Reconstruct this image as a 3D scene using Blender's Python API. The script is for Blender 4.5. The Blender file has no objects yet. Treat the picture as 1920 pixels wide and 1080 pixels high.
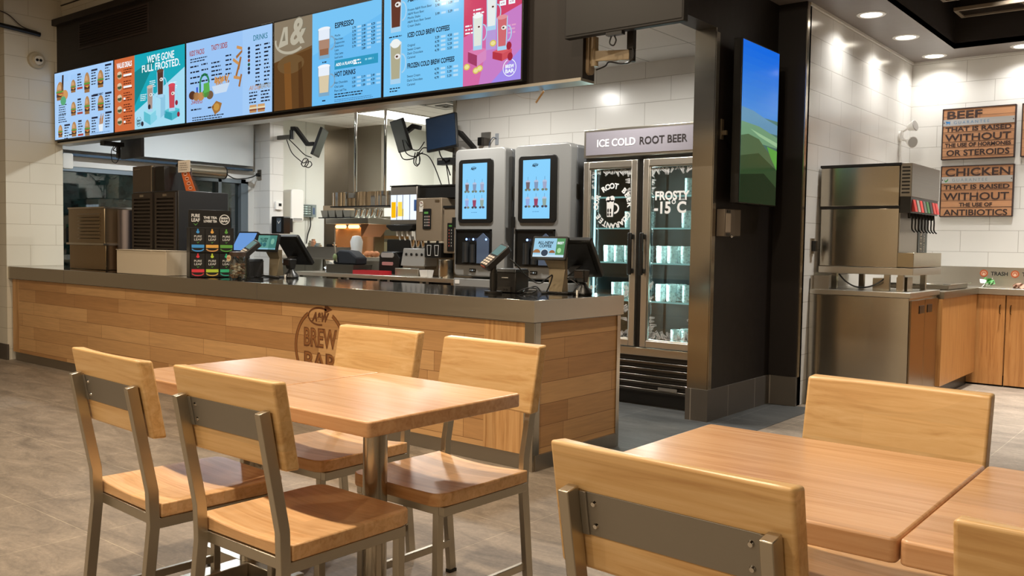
import bpy, bmesh, math, random
from mathutils import Matrix, Vector, Euler
PI = math.pi
random.seed(7)
scn = bpy.context.scene
COL = scn.collection

# ------------------------------------------------------------------ camera
cam_data = bpy.data.cameras.new('camera')
cam = bpy.data.objects.new('camera', cam_data)
COL.objects.link(cam)
cam_data.sensor_width = 36.0
cam_data.lens = 36.0 * 1685.93 / 1920.0
cam_data.clip_start = 0.05
_a, _b, _c = 2.24965017, -0.0490023819, -0.0157431959      # heading, pitch, roll
_F = Vector((math.cos(_a) * math.cos(_b), math.sin(_a) * math.cos(_b), math.sin(_b)))
_r = Vector((math.sin(_a), -math.cos(_a), 0))
_d = _F.cross(_r)
_R = math.cos(_c) * _r + math.sin(_c) * _d
_D = -math.sin(_c) * _r + math.cos(_c) * _d
cam.matrix_world = Matrix(((_R.x, -_D.x, -_F.x, 0), (_R.y, -_D.y, -_F.y, 0), (_R.z, -_D.z, -_F.z, 1.22), (0, 0, 0, 1)))
scn.camera = cam

# ------------------------------------------------------------------ world, exposure
world = bpy.data.worlds.new('night_sky')
scn.world = world
world.use_nodes = True
world.node_tree.nodes['Background'].inputs[0].default_value = (0.012, 0.02, 0.03, 1)
world.node_tree.nodes['Background'].inputs[1].default_value = 1.0
scn.view_settings.view_transform = 'Standard'
scn.view_settings.look = 'None'
scn.view_settings.exposure = 0.0
scn.view_settings.gamma = 1.0
scn.view_settings.use_curve_mapping = False

WARM = (1.0, 0.83, 0.62)
NEUT = (1.0, 0.965, 0.90)
COOL = (0.88, 0.95, 1.0)
DINE_W, CORNER_W, KITCHEN_W, SERVICE_W = 18.5, 5.2, 50.0, 50.0

# ------------------------------------------------------------------ helpers
def lin(h):
    h = h.lstrip('#')
    v = [int(h[i:i + 2], 16) / 255 for i in (0, 2, 4)]
    return tuple(c / 12.92 if c <= .04045 else ((c + .055) / 1.055) ** 2.4 for c in v) + (1,)

MATS = {}
def newmat(name):
    m = bpy.data.materials.new(name); m.use_nodes = True
    nt = m.node_tree
    return m, nt, nt.nodes['Principled BSDF']

def pl(h, rough=.5, metal=0., spec=.5, coat=0.):
    k = ('pl', h, rough, metal, spec, coat)
    if k not in MATS:
        m, nt, b = newmat('paint_' + h.lstrip('#'))
        b.inputs['Base Color'].default_value = lin(h)
        b.inputs['Roughness'].default_value = rough
        b.inputs['Metallic'].default_value = metal
        b.inputs['Specular IOR Level'].default_value = spec
        b.inputs['Coat Weight'].default_value = coat
        n = nt.nodes.new('ShaderNodeTexNoise'); n.inputs['Scale'].default_value = 40
        mr = nt.nodes.new('ShaderNodeMapRange')
        mr.inputs['To Min'].default_value = max(0.02, rough - .04); mr.inputs['To Max'].default_value = rough + .04
        nt.links.new(n.outputs['Fac'], mr.inputs['Value']); nt.links.new(mr.outputs['Result'], b.inputs['Roughness'])
        MATS[k] = m
    return MATS[k]

def em(h, s=1.0):
    k = ('em', h, s)
    if k not in MATS:
        m, nt, b = newmat('lit_' + h.lstrip('#'))
        b.inputs['Base Color'].default_value = (0.004, 0.004, 0.004, 1)
        b.inputs['Roughness'].default_value = .12
        b.inputs['Specular IOR Level'].default_value = .1
        b.inputs['Emission Color'].default_value = lin(h)
        b.inputs['Emission Strength'].default_value = s
        MATS[k] = m
    return MATS[k]

def _coords(nt, kind='Object', rnd=True):
    tc = nt.nodes.new('ShaderNodeTexCoord')
    out = tc.outputs[kind]
    if rnd:
        oi = nt.nodes.new('ShaderNodeObjectInfo')
        mul = nt.nodes.new('ShaderNodeVectorMath'); mul.operation = 'SCALE'
        comb = nt.nodes.new('ShaderNodeCombineXYZ')
        for i in range(3): nt.links.new(oi.outputs['Random'], comb.inputs[i])
        nt.links.new(comb.outputs[0], mul.inputs[0]); mul.inputs['Scale'].default_value = 17.3
        add = nt.nodes.new('ShaderNodeVectorMath')
        nt.links.new(out, add.inputs[0]); nt.links.new(mul.outputs[0], add.inputs[1])
        out = add.outputs[0]
    return out

def _wallcoords(nt):
    """object coordinates folded so that x runs along either wall direction and y runs up"""
    tc = nt.nodes.new('ShaderNodeTexCoord')
    sp = nt.nodes.new('ShaderNodeSeparateXYZ'); nt.links.new(tc.outputs['Object'], sp.inputs[0])
    ad = nt.nodes.new('ShaderNodeMath'); nt.links.new(sp.outputs['X'], ad.inputs[0]); nt.links.new(sp.outputs['Y'], ad.inputs[1])
    cb = nt.nodes.new('ShaderNodeCombineXYZ'); nt.links.new(ad.outputs[0], cb.inputs['X']); nt.links.new(sp.outputs['Z'], cb.inputs['Y'])
    return cb.outputs[0]

def ramp(nt, fac, stops):
    r = nt.nodes.new('ShaderNodeValToRGB'); nt.links.new(fac, r.inputs[0])
    e = r.color_ramp.elements
    e[0].position, e[0].color = stops[0]; e[1].position, e[1].color = stops[-1]
    for p, c in stops[1:-1]:
        q = e.new(p); q.color = c
    return r.outputs[0]

def wood(name, light, mid, dark, along='X', rough=.34, stave=.075, coat=.15):
    """edge-glued maple: staves of slightly different tone with stretched grain"""
    m, nt, b = newmat(name)
    co = _coords(nt)
    mp = nt.nodes.new('ShaderNodeMapping'); nt.links.new(co, mp.inputs[0])
    ai = 'XYZ'.index(along)
    sc = [30, 30, 30]; sc[ai] = 1.5
    mp.inputs['Scale'].default_value = sc
    n1 = nt.nodes.new('ShaderNodeTexNoise'); nt.links.new(mp.outputs[0], n1.inputs[0])
    n1.inputs['Scale'].default_value = 1.6; n1.inputs['Detail'].default_value = 6; n1.inputs['Roughness'].default_value = .6; n1.inputs['Distortion'].default_value = .7
    grain = ramp(nt, n1.outputs['Fac'], [(.3, lin(dark)), (.48, lin(mid)), (.68, lin(light))])
    # staves
    mp2 = nt.nodes.new('ShaderNodeMapping'); nt.links.new(co, mp2.inputs[0])
    s2 = [1 / stave] * 3; s2[ai] = .9
    mp2.inputs['Scale'].default_value = s2
    fl = nt.nodes.new('ShaderNodeVectorMath'); fl.operation = 'FLOOR'; nt.links.new(mp2.outputs[0], fl.inputs[0])
    wn = nt.nodes.new('ShaderNodeTexWhiteNoise'); nt.links.new(fl.outputs[0], wn.inputs[0])
    mr = nt.nodes.new('ShaderNodeMapRange'); mr.inputs['To Min'].default_value = .91; mr.inputs['To Max'].default_value = 1.07
    nt.links.new(wn.outputs['Value'], mr.inputs['Value'])
    mul = nt.nodes.new('ShaderNodeVectorMath'); mul.operation = 'SCALE'
    nt.links.new(grain, mul.inputs[0]); nt.links.new(mr.outputs['Result'], mul.inputs['Scale'])
    nt.links.new(mul.outputs[0], b.inputs['Base Color'])
    b.inputs['Roughness'].default_value = rough
    b.inputs['Coat Weight'].default_value = coat; b.inputs['Coat Roughness'].default_value = .22
    bp = nt.nodes.new('ShaderNodeBump'); bp.inputs['Strength'].default_value = .05; bp.inputs['Distance'].default_value = .002
    nt.links.new(n1.outputs['Fac'], bp.inputs['Height']); nt.links.new(bp.outputs[0], b.inputs['Normal'])
    return m

def planks(name, c1, c2, w, h, seam, rough=.45):
    m, nt, b = newmat(name)
    wc = _wallcoords(nt)
    br = nt.nodes.new('ShaderNodeTexBrick'); nt.links.new(wc, br.inputs[0])
    br.inputs['Scale'].default_value = 1; br.inputs['Brick Width'].default_value = w; br.inputs['Row Height'].default_value = h
    br.inputs['Mortar Size'].default_value = .0014; br.inputs['Mortar Smooth'].default_value = .1; br.inputs['Bias'].default_value = -.1
    br.offset = .37; br.offset_frequency = 3; br.squash = 1.35; br.squash_frequency = 2
    br.inputs['Color1'].default_value = lin(c1); br.inputs['Color2'].default_value = lin(c2); br.inputs['Mortar'].default_value = lin(seam)
    mp = nt.nodes.new('ShaderNodeMapping'); mp.inputs['Scale'].default_value = (1.1, 16, 1); nt.links.new(wc, mp.inputs[0])
    n1 = nt.nodes.new('ShaderNodeTexNoise'); nt.links.new(mp.outputs[0], n1.inputs[0])
    n1.inputs['Scale'].default_value = 2.2; n1.inputs['Detail'].default_value = 6; n1.inputs['Distortion'].default_value = 1.6
    mr = nt.nodes.new('ShaderNodeMapRange'); mr.inputs['To Min'].default_value = .74; mr.inputs['To Max'].default_value = 1.2
    nt.links.new(n1.outputs['Fac'], mr.inputs['Value'])
    mul = nt.nodes.new('ShaderNodeVectorMath'); mul.operation = 'SCALE'
    nt.links.new(br.outputs['Color'], mul.inputs[0]); nt.links.new(mr.outputs['Result'], mul.inputs['Scale'])
    nt.links.new(mul.outputs[0], b.inputs['Base Color']); b.inputs['Roughness'].default_value = rough
    bp = nt.nodes.new('ShaderNodeBump'); bp.inputs['Strength'].default_value = .35; bp.inputs['Distance'].default_value = .003; bp.invert = True
    nt.links.new(br.outputs['Fac'], bp.inputs['Height']); nt.links.new(bp.outputs[0], b.inputs['Normal'])
    return m

def tile(name, col, grout, w=.5, h=.2055, rough=.25, mortar=.003, off=.5, floor=False, var=0.0, shift=(0, 0), stone=True):
    m, nt, b = newmat(name)
    if floor:
        tc = nt.nodes.new('ShaderNodeTexCoord'); wc = tc.outputs['Object']
    else:
        wc = _wallcoords(nt)
    mp = nt.nodes.new('ShaderNodeMapping'); mp.inputs['Location'].default_value = (shift[0], shift[1], 0); nt.links.new(wc, mp.inputs[0])
    br = nt.nodes.new('ShaderNodeTexBrick'); nt.links.new(mp.outputs[0], br.inputs[0])
    br.inputs['Scale'].default_value = 1; br.inputs['Brick Width'].default_value = w; br.inputs['Row Height'].default_value = h
    br.inputs['Mortar Size'].default_value = mortar; br.inputs['Mortar Smooth'].default_value = .2; br.offset = off
    c = lin(col)
    br.inputs['Color1'].default_value = c
    br.inputs['Color2'].default_value = tuple(x * (1 - var) for x in c[:3]) + (1,)
    br.inputs['Mortar'].default_value = lin(grout)
    out = br.outputs['Color']
    if floor and stone:
        mp1 = nt.nodes.new('ShaderNodeMapping'); mp1.inputs['Scale'].default_value = (1, 2.8, 1); nt.links.new(wc, mp1.inputs[0])
        n1 = nt.nodes.new('ShaderNodeTexNoise'); nt.links.new(mp1.outputs[0], n1.inputs[0]); n1.inputs['Scale'].default_value = 2.4; n1.inputs['Detail'].default_value = 12; n1.inputs['Roughness'].default_value = .74; n1.inputs['Distortion'].default_value = .8
        n2 = nt.nodes.new('ShaderNodeTexNoise'); n2.inputs['Scale'].default_value = 75; n2.inputs['Detail'].default_value = 4; nt.links.new(wc, n2.inputs[0])
        mr = nt.nodes.new('ShaderNodeMapRange'); mr.inputs['From Min'].default_value = .3; mr.inputs['From Max'].default_value = .7; mr.inputs['To Min'].default_value = .52; mr.inputs['To Max'].default_value = 1.4
        nt.links.new(n1.outputs['Fac'], mr.inputs['Value'])
        mr2 = nt.nodes.new('ShaderNodeMapRange'); mr2.inputs['To Min'].default_value = .7; mr2.inputs['To Max'].default_value = 1.3
        nt.links.new(n2.outputs['Fac'], mr2.inputs['Value'])
        mm = nt.nodes.new('ShaderNodeMath'); mm.operation = 'MULTIPLY'; nt.links.new(mr.outputs[0], mm.inputs[0]); nt.links.new(mr2.outputs[0], mm.inputs[1])
        mul = nt.nodes.new('ShaderNodeVectorMath'); mul.operation = 'SCALE'; nt.links.new(out, mul.inputs[0]); nt.links.new(mm.outputs[0], mul.inputs['Scale'])
        out = mul.outputs[0]
    nt.links.new(out, b.inputs['Base Color']); b.inputs['Roughness'].default_value = rough
    bp = nt.nodes.new('ShaderNodeBump'); bp.inputs['Strength'].default_value = .5; bp.inputs['Distance'].default_value = .003; bp.invert = True
    nt.links.new(br.outputs['Fac'], bp.inputs['Height']); nt.links.new(bp.outputs[0], b.inputs['Normal'])
    return m

def steel(name, col='#b9b3a6', rough=.28, along='X', streak=.05, aniso=0.):
    m, nt, b = newmat(name)
    co = _coords(nt)
    mp = nt.nodes.new('ShaderNodeMapping'); sc = [160, 160, 160]; sc['XYZ'.index(along)] = 2; mp.inputs['Scale'].default_value = sc
    nt.links.new(co, mp.inputs[0])
    n = nt.nodes.new('ShaderNodeTexNoise'); nt.links.new(mp.outputs[0], n.inputs[0]); n.inputs['Scale'].default_value = 1; n.inputs['Detail'].default_value = 3
    mr = nt.nodes.new('ShaderNodeMapRange'); mr.inputs['To Min'].default_value = max(.03, rough - streak); mr.inputs['To Max'].default_value = rough + streak
    nt.links.new(n.outputs['Fac'], mr.inputs['Value']); nt.links.new(mr.outputs[0], b.inputs['Roughness'])
    b.inputs['Metallic'].default_value = 1; b.inputs['Base Color'].default_value = lin(col)
    b.inputs['Anisotropic'].default_value = aniso; b.inputs['Anisotropic Rotation'].default_value = .25
    bp = nt.nodes.new('ShaderNodeBump'); bp.inputs['Strength'].default_value = .012; bp.inputs['Distance'].default_value = .001
    nt.links.new(n.outputs['Fac'], bp.inputs['Height']); nt.links.new(bp.outputs[0], b.inputs['Normal'])
    return m

def thin_glass(name, tint='#ffffff', refl=.06, rough=.02):
    m = bpy.data.materials.new(name); m.use_nodes = True
    nt = m.node_tree; nt.nodes.clear()
    o = nt.nodes.new('ShaderNodeOutputMaterial')
    mx = nt.nodes.new('ShaderNodeMixShader'); tr = nt.nodes.new('ShaderNodeBsdfTransparent'); gl = nt.nodes.new('ShaderNodeBsdfGlossy')
    tr.inputs[0].default_value = lin(tint); gl.inputs['Roughness'].default_value = rough
    lw = nt.nodes.new('ShaderNodeLayerWeight'); lw.inputs['Blend'].default_value = .35
    mr = nt.nodes.new('ShaderNodeMapRange'); mr.inputs['To Min'].default_value = refl; mr.inputs['To Max'].default_value = .85
    nt.links.new(lw.outputs['Fresnel'], mr.inputs['Value'])
    nt.links.new(mr.outputs[0], mx.inputs[0]); nt.links.new(tr.outputs[0], mx.inputs[1]); nt.links.new(gl.outputs[0], mx.inputs[2]); nt.links.new(mx.outputs[0], o.inputs[0])
    return m

AX = {'-Y': (Vector((1, 0, 0)), Vector((0, 0, 1)), Vector((0, -1, 0))),
      '+Y': (Vector((-1, 0, 0)), Vector((0, 0, 1)), Vector((0, 1, 0))),
      '+X': (Vector((0, 1, 0)), Vector((0, 0, 1)), Vector((1, 0, 0))),
      '+Z': (Vector((1, 0, 0)), Vector((0, 1, 0)), Vector((0, 0, 1)))}

class MB:
    """collects shapes into one mesh; o is the world point that becomes the mesh origin"""
    def __init__(s, o=(0, 0, 0)):
        s.bm = bmesh.new(); s.o = Vector(o); s.M = None
    def _v(s, p):
        p = Vector(p)
        if s.M is not None: p = s.M @ p
        return s.bm.verts.new(p - s.o)
    def face(s, pts, m=0):
        f = s.bm.faces.new([s._v(p) for p in pts]); f.material_index = m; return f
    def hull(s, a, b, m=0, caps=True):
        """two loops of equal length joined into a solid"""
        va = [s._v(p) for p in a]; vb = [s._v(p) for p in b]; n = len(a)
        fs = [s.bm.faces.new((va[i], va[(i + 1) % n], vb[(i + 1) % n], vb[i])) for i in range(n)]
        if caps: fs += [s.bm.faces.new(va[::-1]), s.bm.faces.new(vb)]
        for f in fs: f.material_index = m
    def box(s, x0, x1, y0, y1, z0, z1, m=0):
        s.hull([(x0, y0, z0), (x1, y0, z0), (x1, y1, z0), (x0, y1, z0)], [(x0, y0, z1), (x1, y0, z1), (x1, y1, z1), (x0, y1, z1)], m)
    def prism(s, pts, axis, a, b, m=0):
        """2-D outline extruded along an axis; axis X: pts are (y,z); Y: (x,z); Z: (x,y)"""
        f = {'X': lambda p, t: (t, p[0], p[1]), 'Y': lambda p, t: (p[0], t, p[1]), 'Z': lambda p, t: (p[0], p[1], t)}[axis]
        s.hull([f(p, a) for p in pts], [f(p, b) for p in pts], m)
    def cyl(s, p0, p1, r, r2=None, n=20, m=0, caps=True):
        p0, p1 = Vector(p0), Vector(p1); r2 = r if r2 is None else r2
        d = (p1 - p0).normalized(); u = d.orthogonal().normalized(); w = d.cross(u)
        c = [u * math.cos(2 * PI * i / n) + w * math.sin(2 * PI * i / n) for i in range(n)]
        s.hull([p0 + q * r for q in c], [p1 + q * r2 for q in c], m, caps)
    def lathe(s, prof, c=(0, 0), n=28, m=0, closed=False):
        rings = [[s._v((c[0] + r * math.cos(2 * PI * i / n), c[1] + r * math.sin(2 * PI * i / n), z)) for i in range(n)] for r, z in prof]
        for a, b in zip(rings, rings[1:]):
            for i in range(n):
                s.bm.faces.new((a[i], a[(i + 1) % n], b[(i + 1) % n], b[i])).material_index = m
        s.bm.faces.new(rings[0][::-1]).material_index = m
        s.bm.faces.new(rings[-1]).material_index = m
    def tube(s, pts, r, n=8, m=0, smooth=True):
        pts = [Vector(p) for p in pts]
        if smooth and len(pts) > 2:
            q = []
            P = [pts[0]] + pts + [pts[-1]]
            for i in range(1, len(P) - 2):
                for k in range(6):
                    t = k / 6; a, b, c, d = P[i - 1:i + 3]
                    q.append(.5 * ((2 * b) + (c - a) * t + (2 * a - 5 * b + 4 * c - d) * t * t + (3 * b - a - 3 * c + d) * t ** 3))
            pts = q + [pts[-1]]
        up = None; rings = []
        for i, p in enumerate(pts):
            d = (pts[min(i + 1, len(pts) - 1)] - pts[max(i - 1, 0)])
            if d.length < 1e-9: d = Vector((0, 0, 1))
            d.normalize()
            u = d.orthogonal() if up is None else up - d * up.dot(d)
            if u.length < 1e-6: u = d.orthogonal()
            u.normalize(); up = u; w = d.cross(u)
            rings.append([s._v(p + (u * math.cos(2 * PI * k / n) + w * math.sin(2 * PI * k / n)) * r) for k in range(n)])
        for a, b in zip(rings, rings[1:]):
            for k in range(n): s.bm.faces.new((a[k], a[(k + 1) % n], b[(k + 1) % n], b[k])).material_index = m
        s.bm.faces.new(rings[0][::-1]).material_index = m; s.bm.faces.new(rings[-1]).material_index = m
    def bar(s, pts, w, h, side=(1, 0, 0), m=0):
        """rectangular bar swept along a polyline; w is measured along side"""
        pts = [Vector(p) for p in pts]; sd = Vector(side).normalized(); rings = []
        for i, p in enumerate(pts):
            ds = [d.normalized() for d in ([pts[i] - pts[i - 1]] if i else []) + ([pts[i + 1] - pts[i]] if i < len(pts) - 1 else [])]
            d = sum(ds, Vector()).normalized(); nr = d.cross(sd).normalized()
            k = 1 / max(.4, d.dot(ds[0]))
            rings.append([s._v(p + sd * a * w / 2 + nr * c * h / 2 * k) for a, c in ((-1, -1), (1, -1), (1, 1), (-1, 1))])
        for a, b in zip(rings, rings[1:]):
            for k in range(4): s.bm.faces.new((a[k], a[(k + 1) % 4], b[(k + 1) % 4], b[k])).material_index = m
        s.bm.faces.new(rings[0][::-1]).material_index = m; s.bm.faces.new(rings[-1]).material_index = m
    def ball(s, c, r, sx=1, sy=1, sz=1, m=0, n=16):
        prof = [(max(1e-4, math.sin(PI * i / 10)) * r, -math.cos(PI * i / 10) * r) for i in range(11)]
        c = Vector(c)
        rings = [[s._v((c.x + q * sx * math.cos(2 * PI * i / n), c.y + q * sy * math.sin(2 * PI * i / n), c.z + z * sz)) for i in range(n)] for q, z in prof]
        for a, b in zip(rings, rings[1:]):
            for i in range(n): s.bm.faces.new((a[i], a[(i + 1) % n], b[(i + 1) % n], b[i])).material_index = m
    def rrect(s, fr, org, u0, v0, u1, v1, r, d0, d1, m=0, k=6):
        """rounded slab lying in frame fr at org, from depth d0 to d1 along the normal"""
        ux, uy, n = AX[fr] if isinstance(fr, str) else fr; org = Vector(org)
        pts = []
        for cx, cy, a0 in ((u1 - r, v0 + r, -PI / 2), (u1 - r, v1 - r, 0), (u0 + r, v1 - r, PI / 2), (u0 + r, v0 + r, PI)):
            for i in range(k + 1):
                a = a0 + PI / 2 * i / k; pts.append((cx + r * math.cos(a), cy + r * math.sin(a)))
        s.hull([org + ux * p + uy * q + n * d0 for p, q in pts], [org + ux * p + uy * q + n * d1 for p, q in pts], m)
    def text(s, body, size, fr, pos, m=0, align='LEFT', ext=.0006, bold=0., sx=1., shear=0., fit=None, rot=0., spacing=1.0):
        cu = bpy.data.curves.new('t', 'FONT'); cu.body = body; cu.size = size; cu.align_x = align; cu.extrude = ext
        cu.offset = bold; cu.resolution_u = 3; cu.shear = shear; cu.space_character = spacing
        ob = bpy.data.objects.new('t', cu); me = bpy.data.meshes.new_from_object(ob)
        ux, uy, n = AX[fr] if isinstance(fr, str) else fr; pos = Vector(pos)
        if fit and me.vertices:
            xs = [v.co.x for v in me.vertices]; wd = max(xs) - min(xs)
            if wd > 0: sx = fit / wd
        ca, sa = math.cos(rot), math.sin(rot)
        vs = []
        for v in me.vertices:
            x, y = v.co.x * sx, v.co.y
            x, y = ca * x - sa * y, sa * x + ca * y
            vs.append(s._v(pos + ux * x + uy * y + n * (v.co.z + ext)))
        for p in me.polygons:
            try: s.bm.faces.new([vs[i] for i in p.vertices]).material_index = m
            except ValueError: pass
        bpy.data.objects.remove(ob); bpy.data.curves.remove(cu); bpy.data.meshes.remove(me)
    def build(s, name, mats, parent=None, bevel=0, seg=2, sharp=35, label=None, flat=False):
        bm = s.bm
        bmesh.ops.recalc_face_normals(bm, faces=bm.faces) if not getattr(s, 'norecalc', False) else None
        if not flat:
            lim = math.radians(sharp)
            for e in bm.edges:
                e.smooth = not (len(e.link_faces) != 2 or e.calc_face_angle(0) > lim)
            for f in bm.faces: f.smooth = True
        me = bpy.data.meshes.new(name); bm.to_mesh(me); bm.free()
        for mt in (mats if isinstance(mats, (list, tuple)) else [mats]): me.materials.append(mt)
        ob = bpy.data.objects.new(name, me); COL.objects.link(ob)
        if parent is not None: ob.parent = parent
        else: ob.location = s.o
        if bevel:
            md = ob.modifiers.new('bevel', 'BEVEL'); md.width = bevel; md.segments = seg; md.limit_method = 'ANGLE'; md.angle_limit = math.radians(40)
            md.harden_normals = False
        if label: ob['label'] = label
        return ob

def tag(o, label, cat, group=None):
    o['label'] = label; o['category'] = cat
    if group: o['group'] = group
    return o
def thing(name, label, cat, loc=(0, 0, 0), rz=0, group=None):
    o = bpy.data.objects.new(name, None); COL.objects.link(o)
    o.empty_display_size = .1; o.location = loc; o.rotation_euler = (0, 0, rz)
    return tag(o, label, cat, group)
def struct(name, mb, mats, bevel=0, flat=True):
    o = mb.build(name, mats, None, bevel, flat=flat); o['kind'] = 'structure'; return o
def copy_tree(o, parent=None):
    c = o.copy(); COL.objects.link(c)
    if parent is not None: c.parent = parent
    for ch in list(o.children): copy_tree(ch, c)
    return c
def bx(x0, x1, y0, y1, z0, z1):
    m = MB(((x0 + x1) / 2, (y0 + y1) / 2, z0)); m.box(x0, x1, y0, y1, z0, z1); return m

class Art:
    """flat artwork on a display or panel: u to the right, v DOWN, both in metres from the top left corner"""
    def __init__(s, mb, fr, org, mats):
        s.mb = mb; s.fr = AX[fr] if isinstance(fr, str) else fr; s.org = Vector(org); s.mats = mats; s.lv = 0.0008
    def mi(s, mat):
        if mat not in s.mats: s.mats.append(mat)
        return s.mats.index(mat)
    def P(s, u, v, l): return s.org + s.fr[0] * u - s.fr[1] * v + s.fr[2] * (l * s.lv)
    def poly(s, pts, mat, l=1): s.mb.face([s.P(u, v, l) for u, v in pts], s.mi(mat))
    def rect(s, u0, v0, u1, v1, mat, l=1): s.poly([(u0, v1), (u1, v1), (u1, v0), (u0, v0)], mat, l)
    def ell(s, cu, cv, ru, rv, mat, l=1, n=18, a0=0, a1=2 * PI):
        s.poly([(cu + ru * math.cos(a0 + (a1 - a0) * i / n), cv - rv * math.sin(a0 + (a1 - a0) * i / n)) for i in range(n if a1 - a0 > 6.2 else n + 1)], mat, l)
    def arc(s, cu, cv, ru, rv, w, a0, a1, mat, l=1, n=24):
        for i in range(n):
            a, b = a0 + (a1 - a0) * i / n, a0 + (a1 - a0) * (i + 1) / n
            s.poly([(cu + (ru - w) * math.cos(a), cv - (rv - w) * math.sin(a)), (cu + ru * math.cos(a), cv - rv * math.sin(a)),
                    (cu + ru * math.cos(b), cv - rv * math.sin(b)), (cu + (ru - w) * math.cos(b), cv - (rv - w) * math.sin(b))], mat, l)
    def txt(s, body, u, v, size, mat, l=3, align='LEFT', **k):
        s.mb.text(body, size, s.fr, s.P(u, v, l), s.mi(mat), align, ext=.0002, **k)
    def bars(s, u, v, w, n, lh, mat, l=2, hgt=None, seed=0):
        """unreadably small print: rows of short strokes"""
        rr = random.Random(seed + int(u * 1000) + int(v * 7777)); hgt = hgt or lh * .42
        for r in range(n):
            x = u; end = u + w * rr.uniform(.7, 1)
            while x < end:
                ww = min(rr.uniform(.6, 2.2) * lh * .9, end - x)
                s.rect(x, v + r * lh, x + ww, v + r * lh + hgt, mat, l); x += ww + lh * .35
# ------------------------------------------------------------------ materials
M_TILE = tile('white_wall_tile', '#dcdad5', '#b3afa8', rough=.2, mortar=.0026, shift=(.06, .02))
M_TILE_L = tile('cream_wall_tile', '#d5cfbf', '#b3aa96', mortar=.0022, shift=(.0, .10))
M_FLOOR = tile('stone_floor_tile', '#877a6b', '#a39682', w=.632, h=.622, rough=.55, mortar=.0022, off=0, floor=True, var=.08, shift=(.012, -.004))
M_BASE = tile('grey_base_tile', '#57514a', '#8d857a', w=.46, h=.6, rough=.45, mortar=.004, off=0, shift=(.11, .25))
M_DARK = pl('#19120e', .5)
M_CEIL_DARK = pl('#241c17', .7)
M_SOFFIT = pl('#7d746e', .45)
M_WHITE = pl('#dedcd6', .5)
M_FRP = pl('#d6d8d0', .4)
M_CEIL_TILE = tile('ceiling_tile', '#efeeea', '#b5b3ae', w=.61, h=.61, rough=.85, mortar=.006, off=0, floor=True, var=.02, stone=False)
M_STEEL = steel('brushed_steel', '#c8c2b6', .32)
M_STEEL_V = steel('brushed_steel_upright', '#b4ada0', .2, 'X', .03)
M_STEEL_Y = steel('brushed_steel_side', '#b0a898', .3, 'Y')
M_STEEL_DK = steel('dull_steel', '#a49d92', .4)
M_TOP = steel('polished_counter_steel', '#8f8d88', .09, 'X', .04)
M_CHROME = pl('#d5d2cc', .08, 1)
M_BLACK = pl('#12110f', .35)
M_BLACK_M = pl('#1b1917', .6)
M_GREY = pl('#8f908e', .35)
M_PLASTIC_W = pl('#e6e4df', .3)
M_GLASS = thin_glass('clear_glass')
M_WOOD_CH = wood('maple_back', '#e4bf8a', '#dab178', '#c89a62', 'X')
M_WOOD_SEAT = wood('maple_seat', '#e3b98a', '#d9ac7a', '#c79562', 'X', rough=.4, coat=.04)
M_WOOD_TB = wood('maple_table', '#d9ad83', '#cfa074', '#bd8c60', 'X', rough=.26, stave=.11, coat=.25)
M_PLANK = planks('oak_plank', '#cfa26e', '#a97a4b', .78, .118, '#7d5530')
M_CABINET = wood('oak_veneer', '#c08a50', '#b57d44', '#a06a36', 'Z', rough=.4, stave=3.0)
M_LEG = steel('chair_steel', '#bdb7aa', .34, 'Z')
M_PLATE = pl('#98938a', .45, .8)
M_BURN = pl('#6b3f1d', .7)
M_GREYBOX = pl('#b1aca0', .5)

# ------------------------------------------------------------------ lights
def lamp(name, loc, energy, col, size=.12, spread=150, rot=(0, 0, 0), shape='DISK', sy=None):
    l = bpy.data.lights.new(name, 'AREA'); l.energy = energy; l.color = col; l.shape = shape; l.size = size
    if sy: l.size_y = sy
    l.spread = math.radians(spread)
    o = bpy.data.objects.new(name, l); o.location = loc; o.rotation_euler = rot; COL.objects.link(o); return o

def downlight(loc, energy, col, lit, label, group, r=.085, spread=150):
    """round recessed ceiling light: trim ring, reflector, lit lens and its lamp"""
    t = thing('recessed_downlight', label, 'ceiling light', loc, 0, group)
    a = MB(); n = 28
    prof = [(r * .80, -.001), (r * .84, -.006), (r * 1.06, -.006), (r * 1.12, -.001)]
    rings = [[a._v((q * math.cos(2 * PI * i / n), q * math.sin(2 * PI * i / n), z)) for i in range(n)] for q, z in prof]
    for p, q in zip(rings, rings[1:] + rings[:1]):
        for i in range(n): a.bm.faces.new((p[i], p[(i + 1) % n], q[(i + 1) % n], q[i]))
    a.build('trim_ring', M_PLASTIC_W, t)
    b = MB(); b.cyl((0, 0, -.004), (0, 0, -.001), r * .80, n=n); b.build('lens', lit, t)
    lamp('downlight_lamp', (loc[0], loc[1], loc[2] - .012), energy, col, r * 1.7, spread)
    return t

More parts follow.
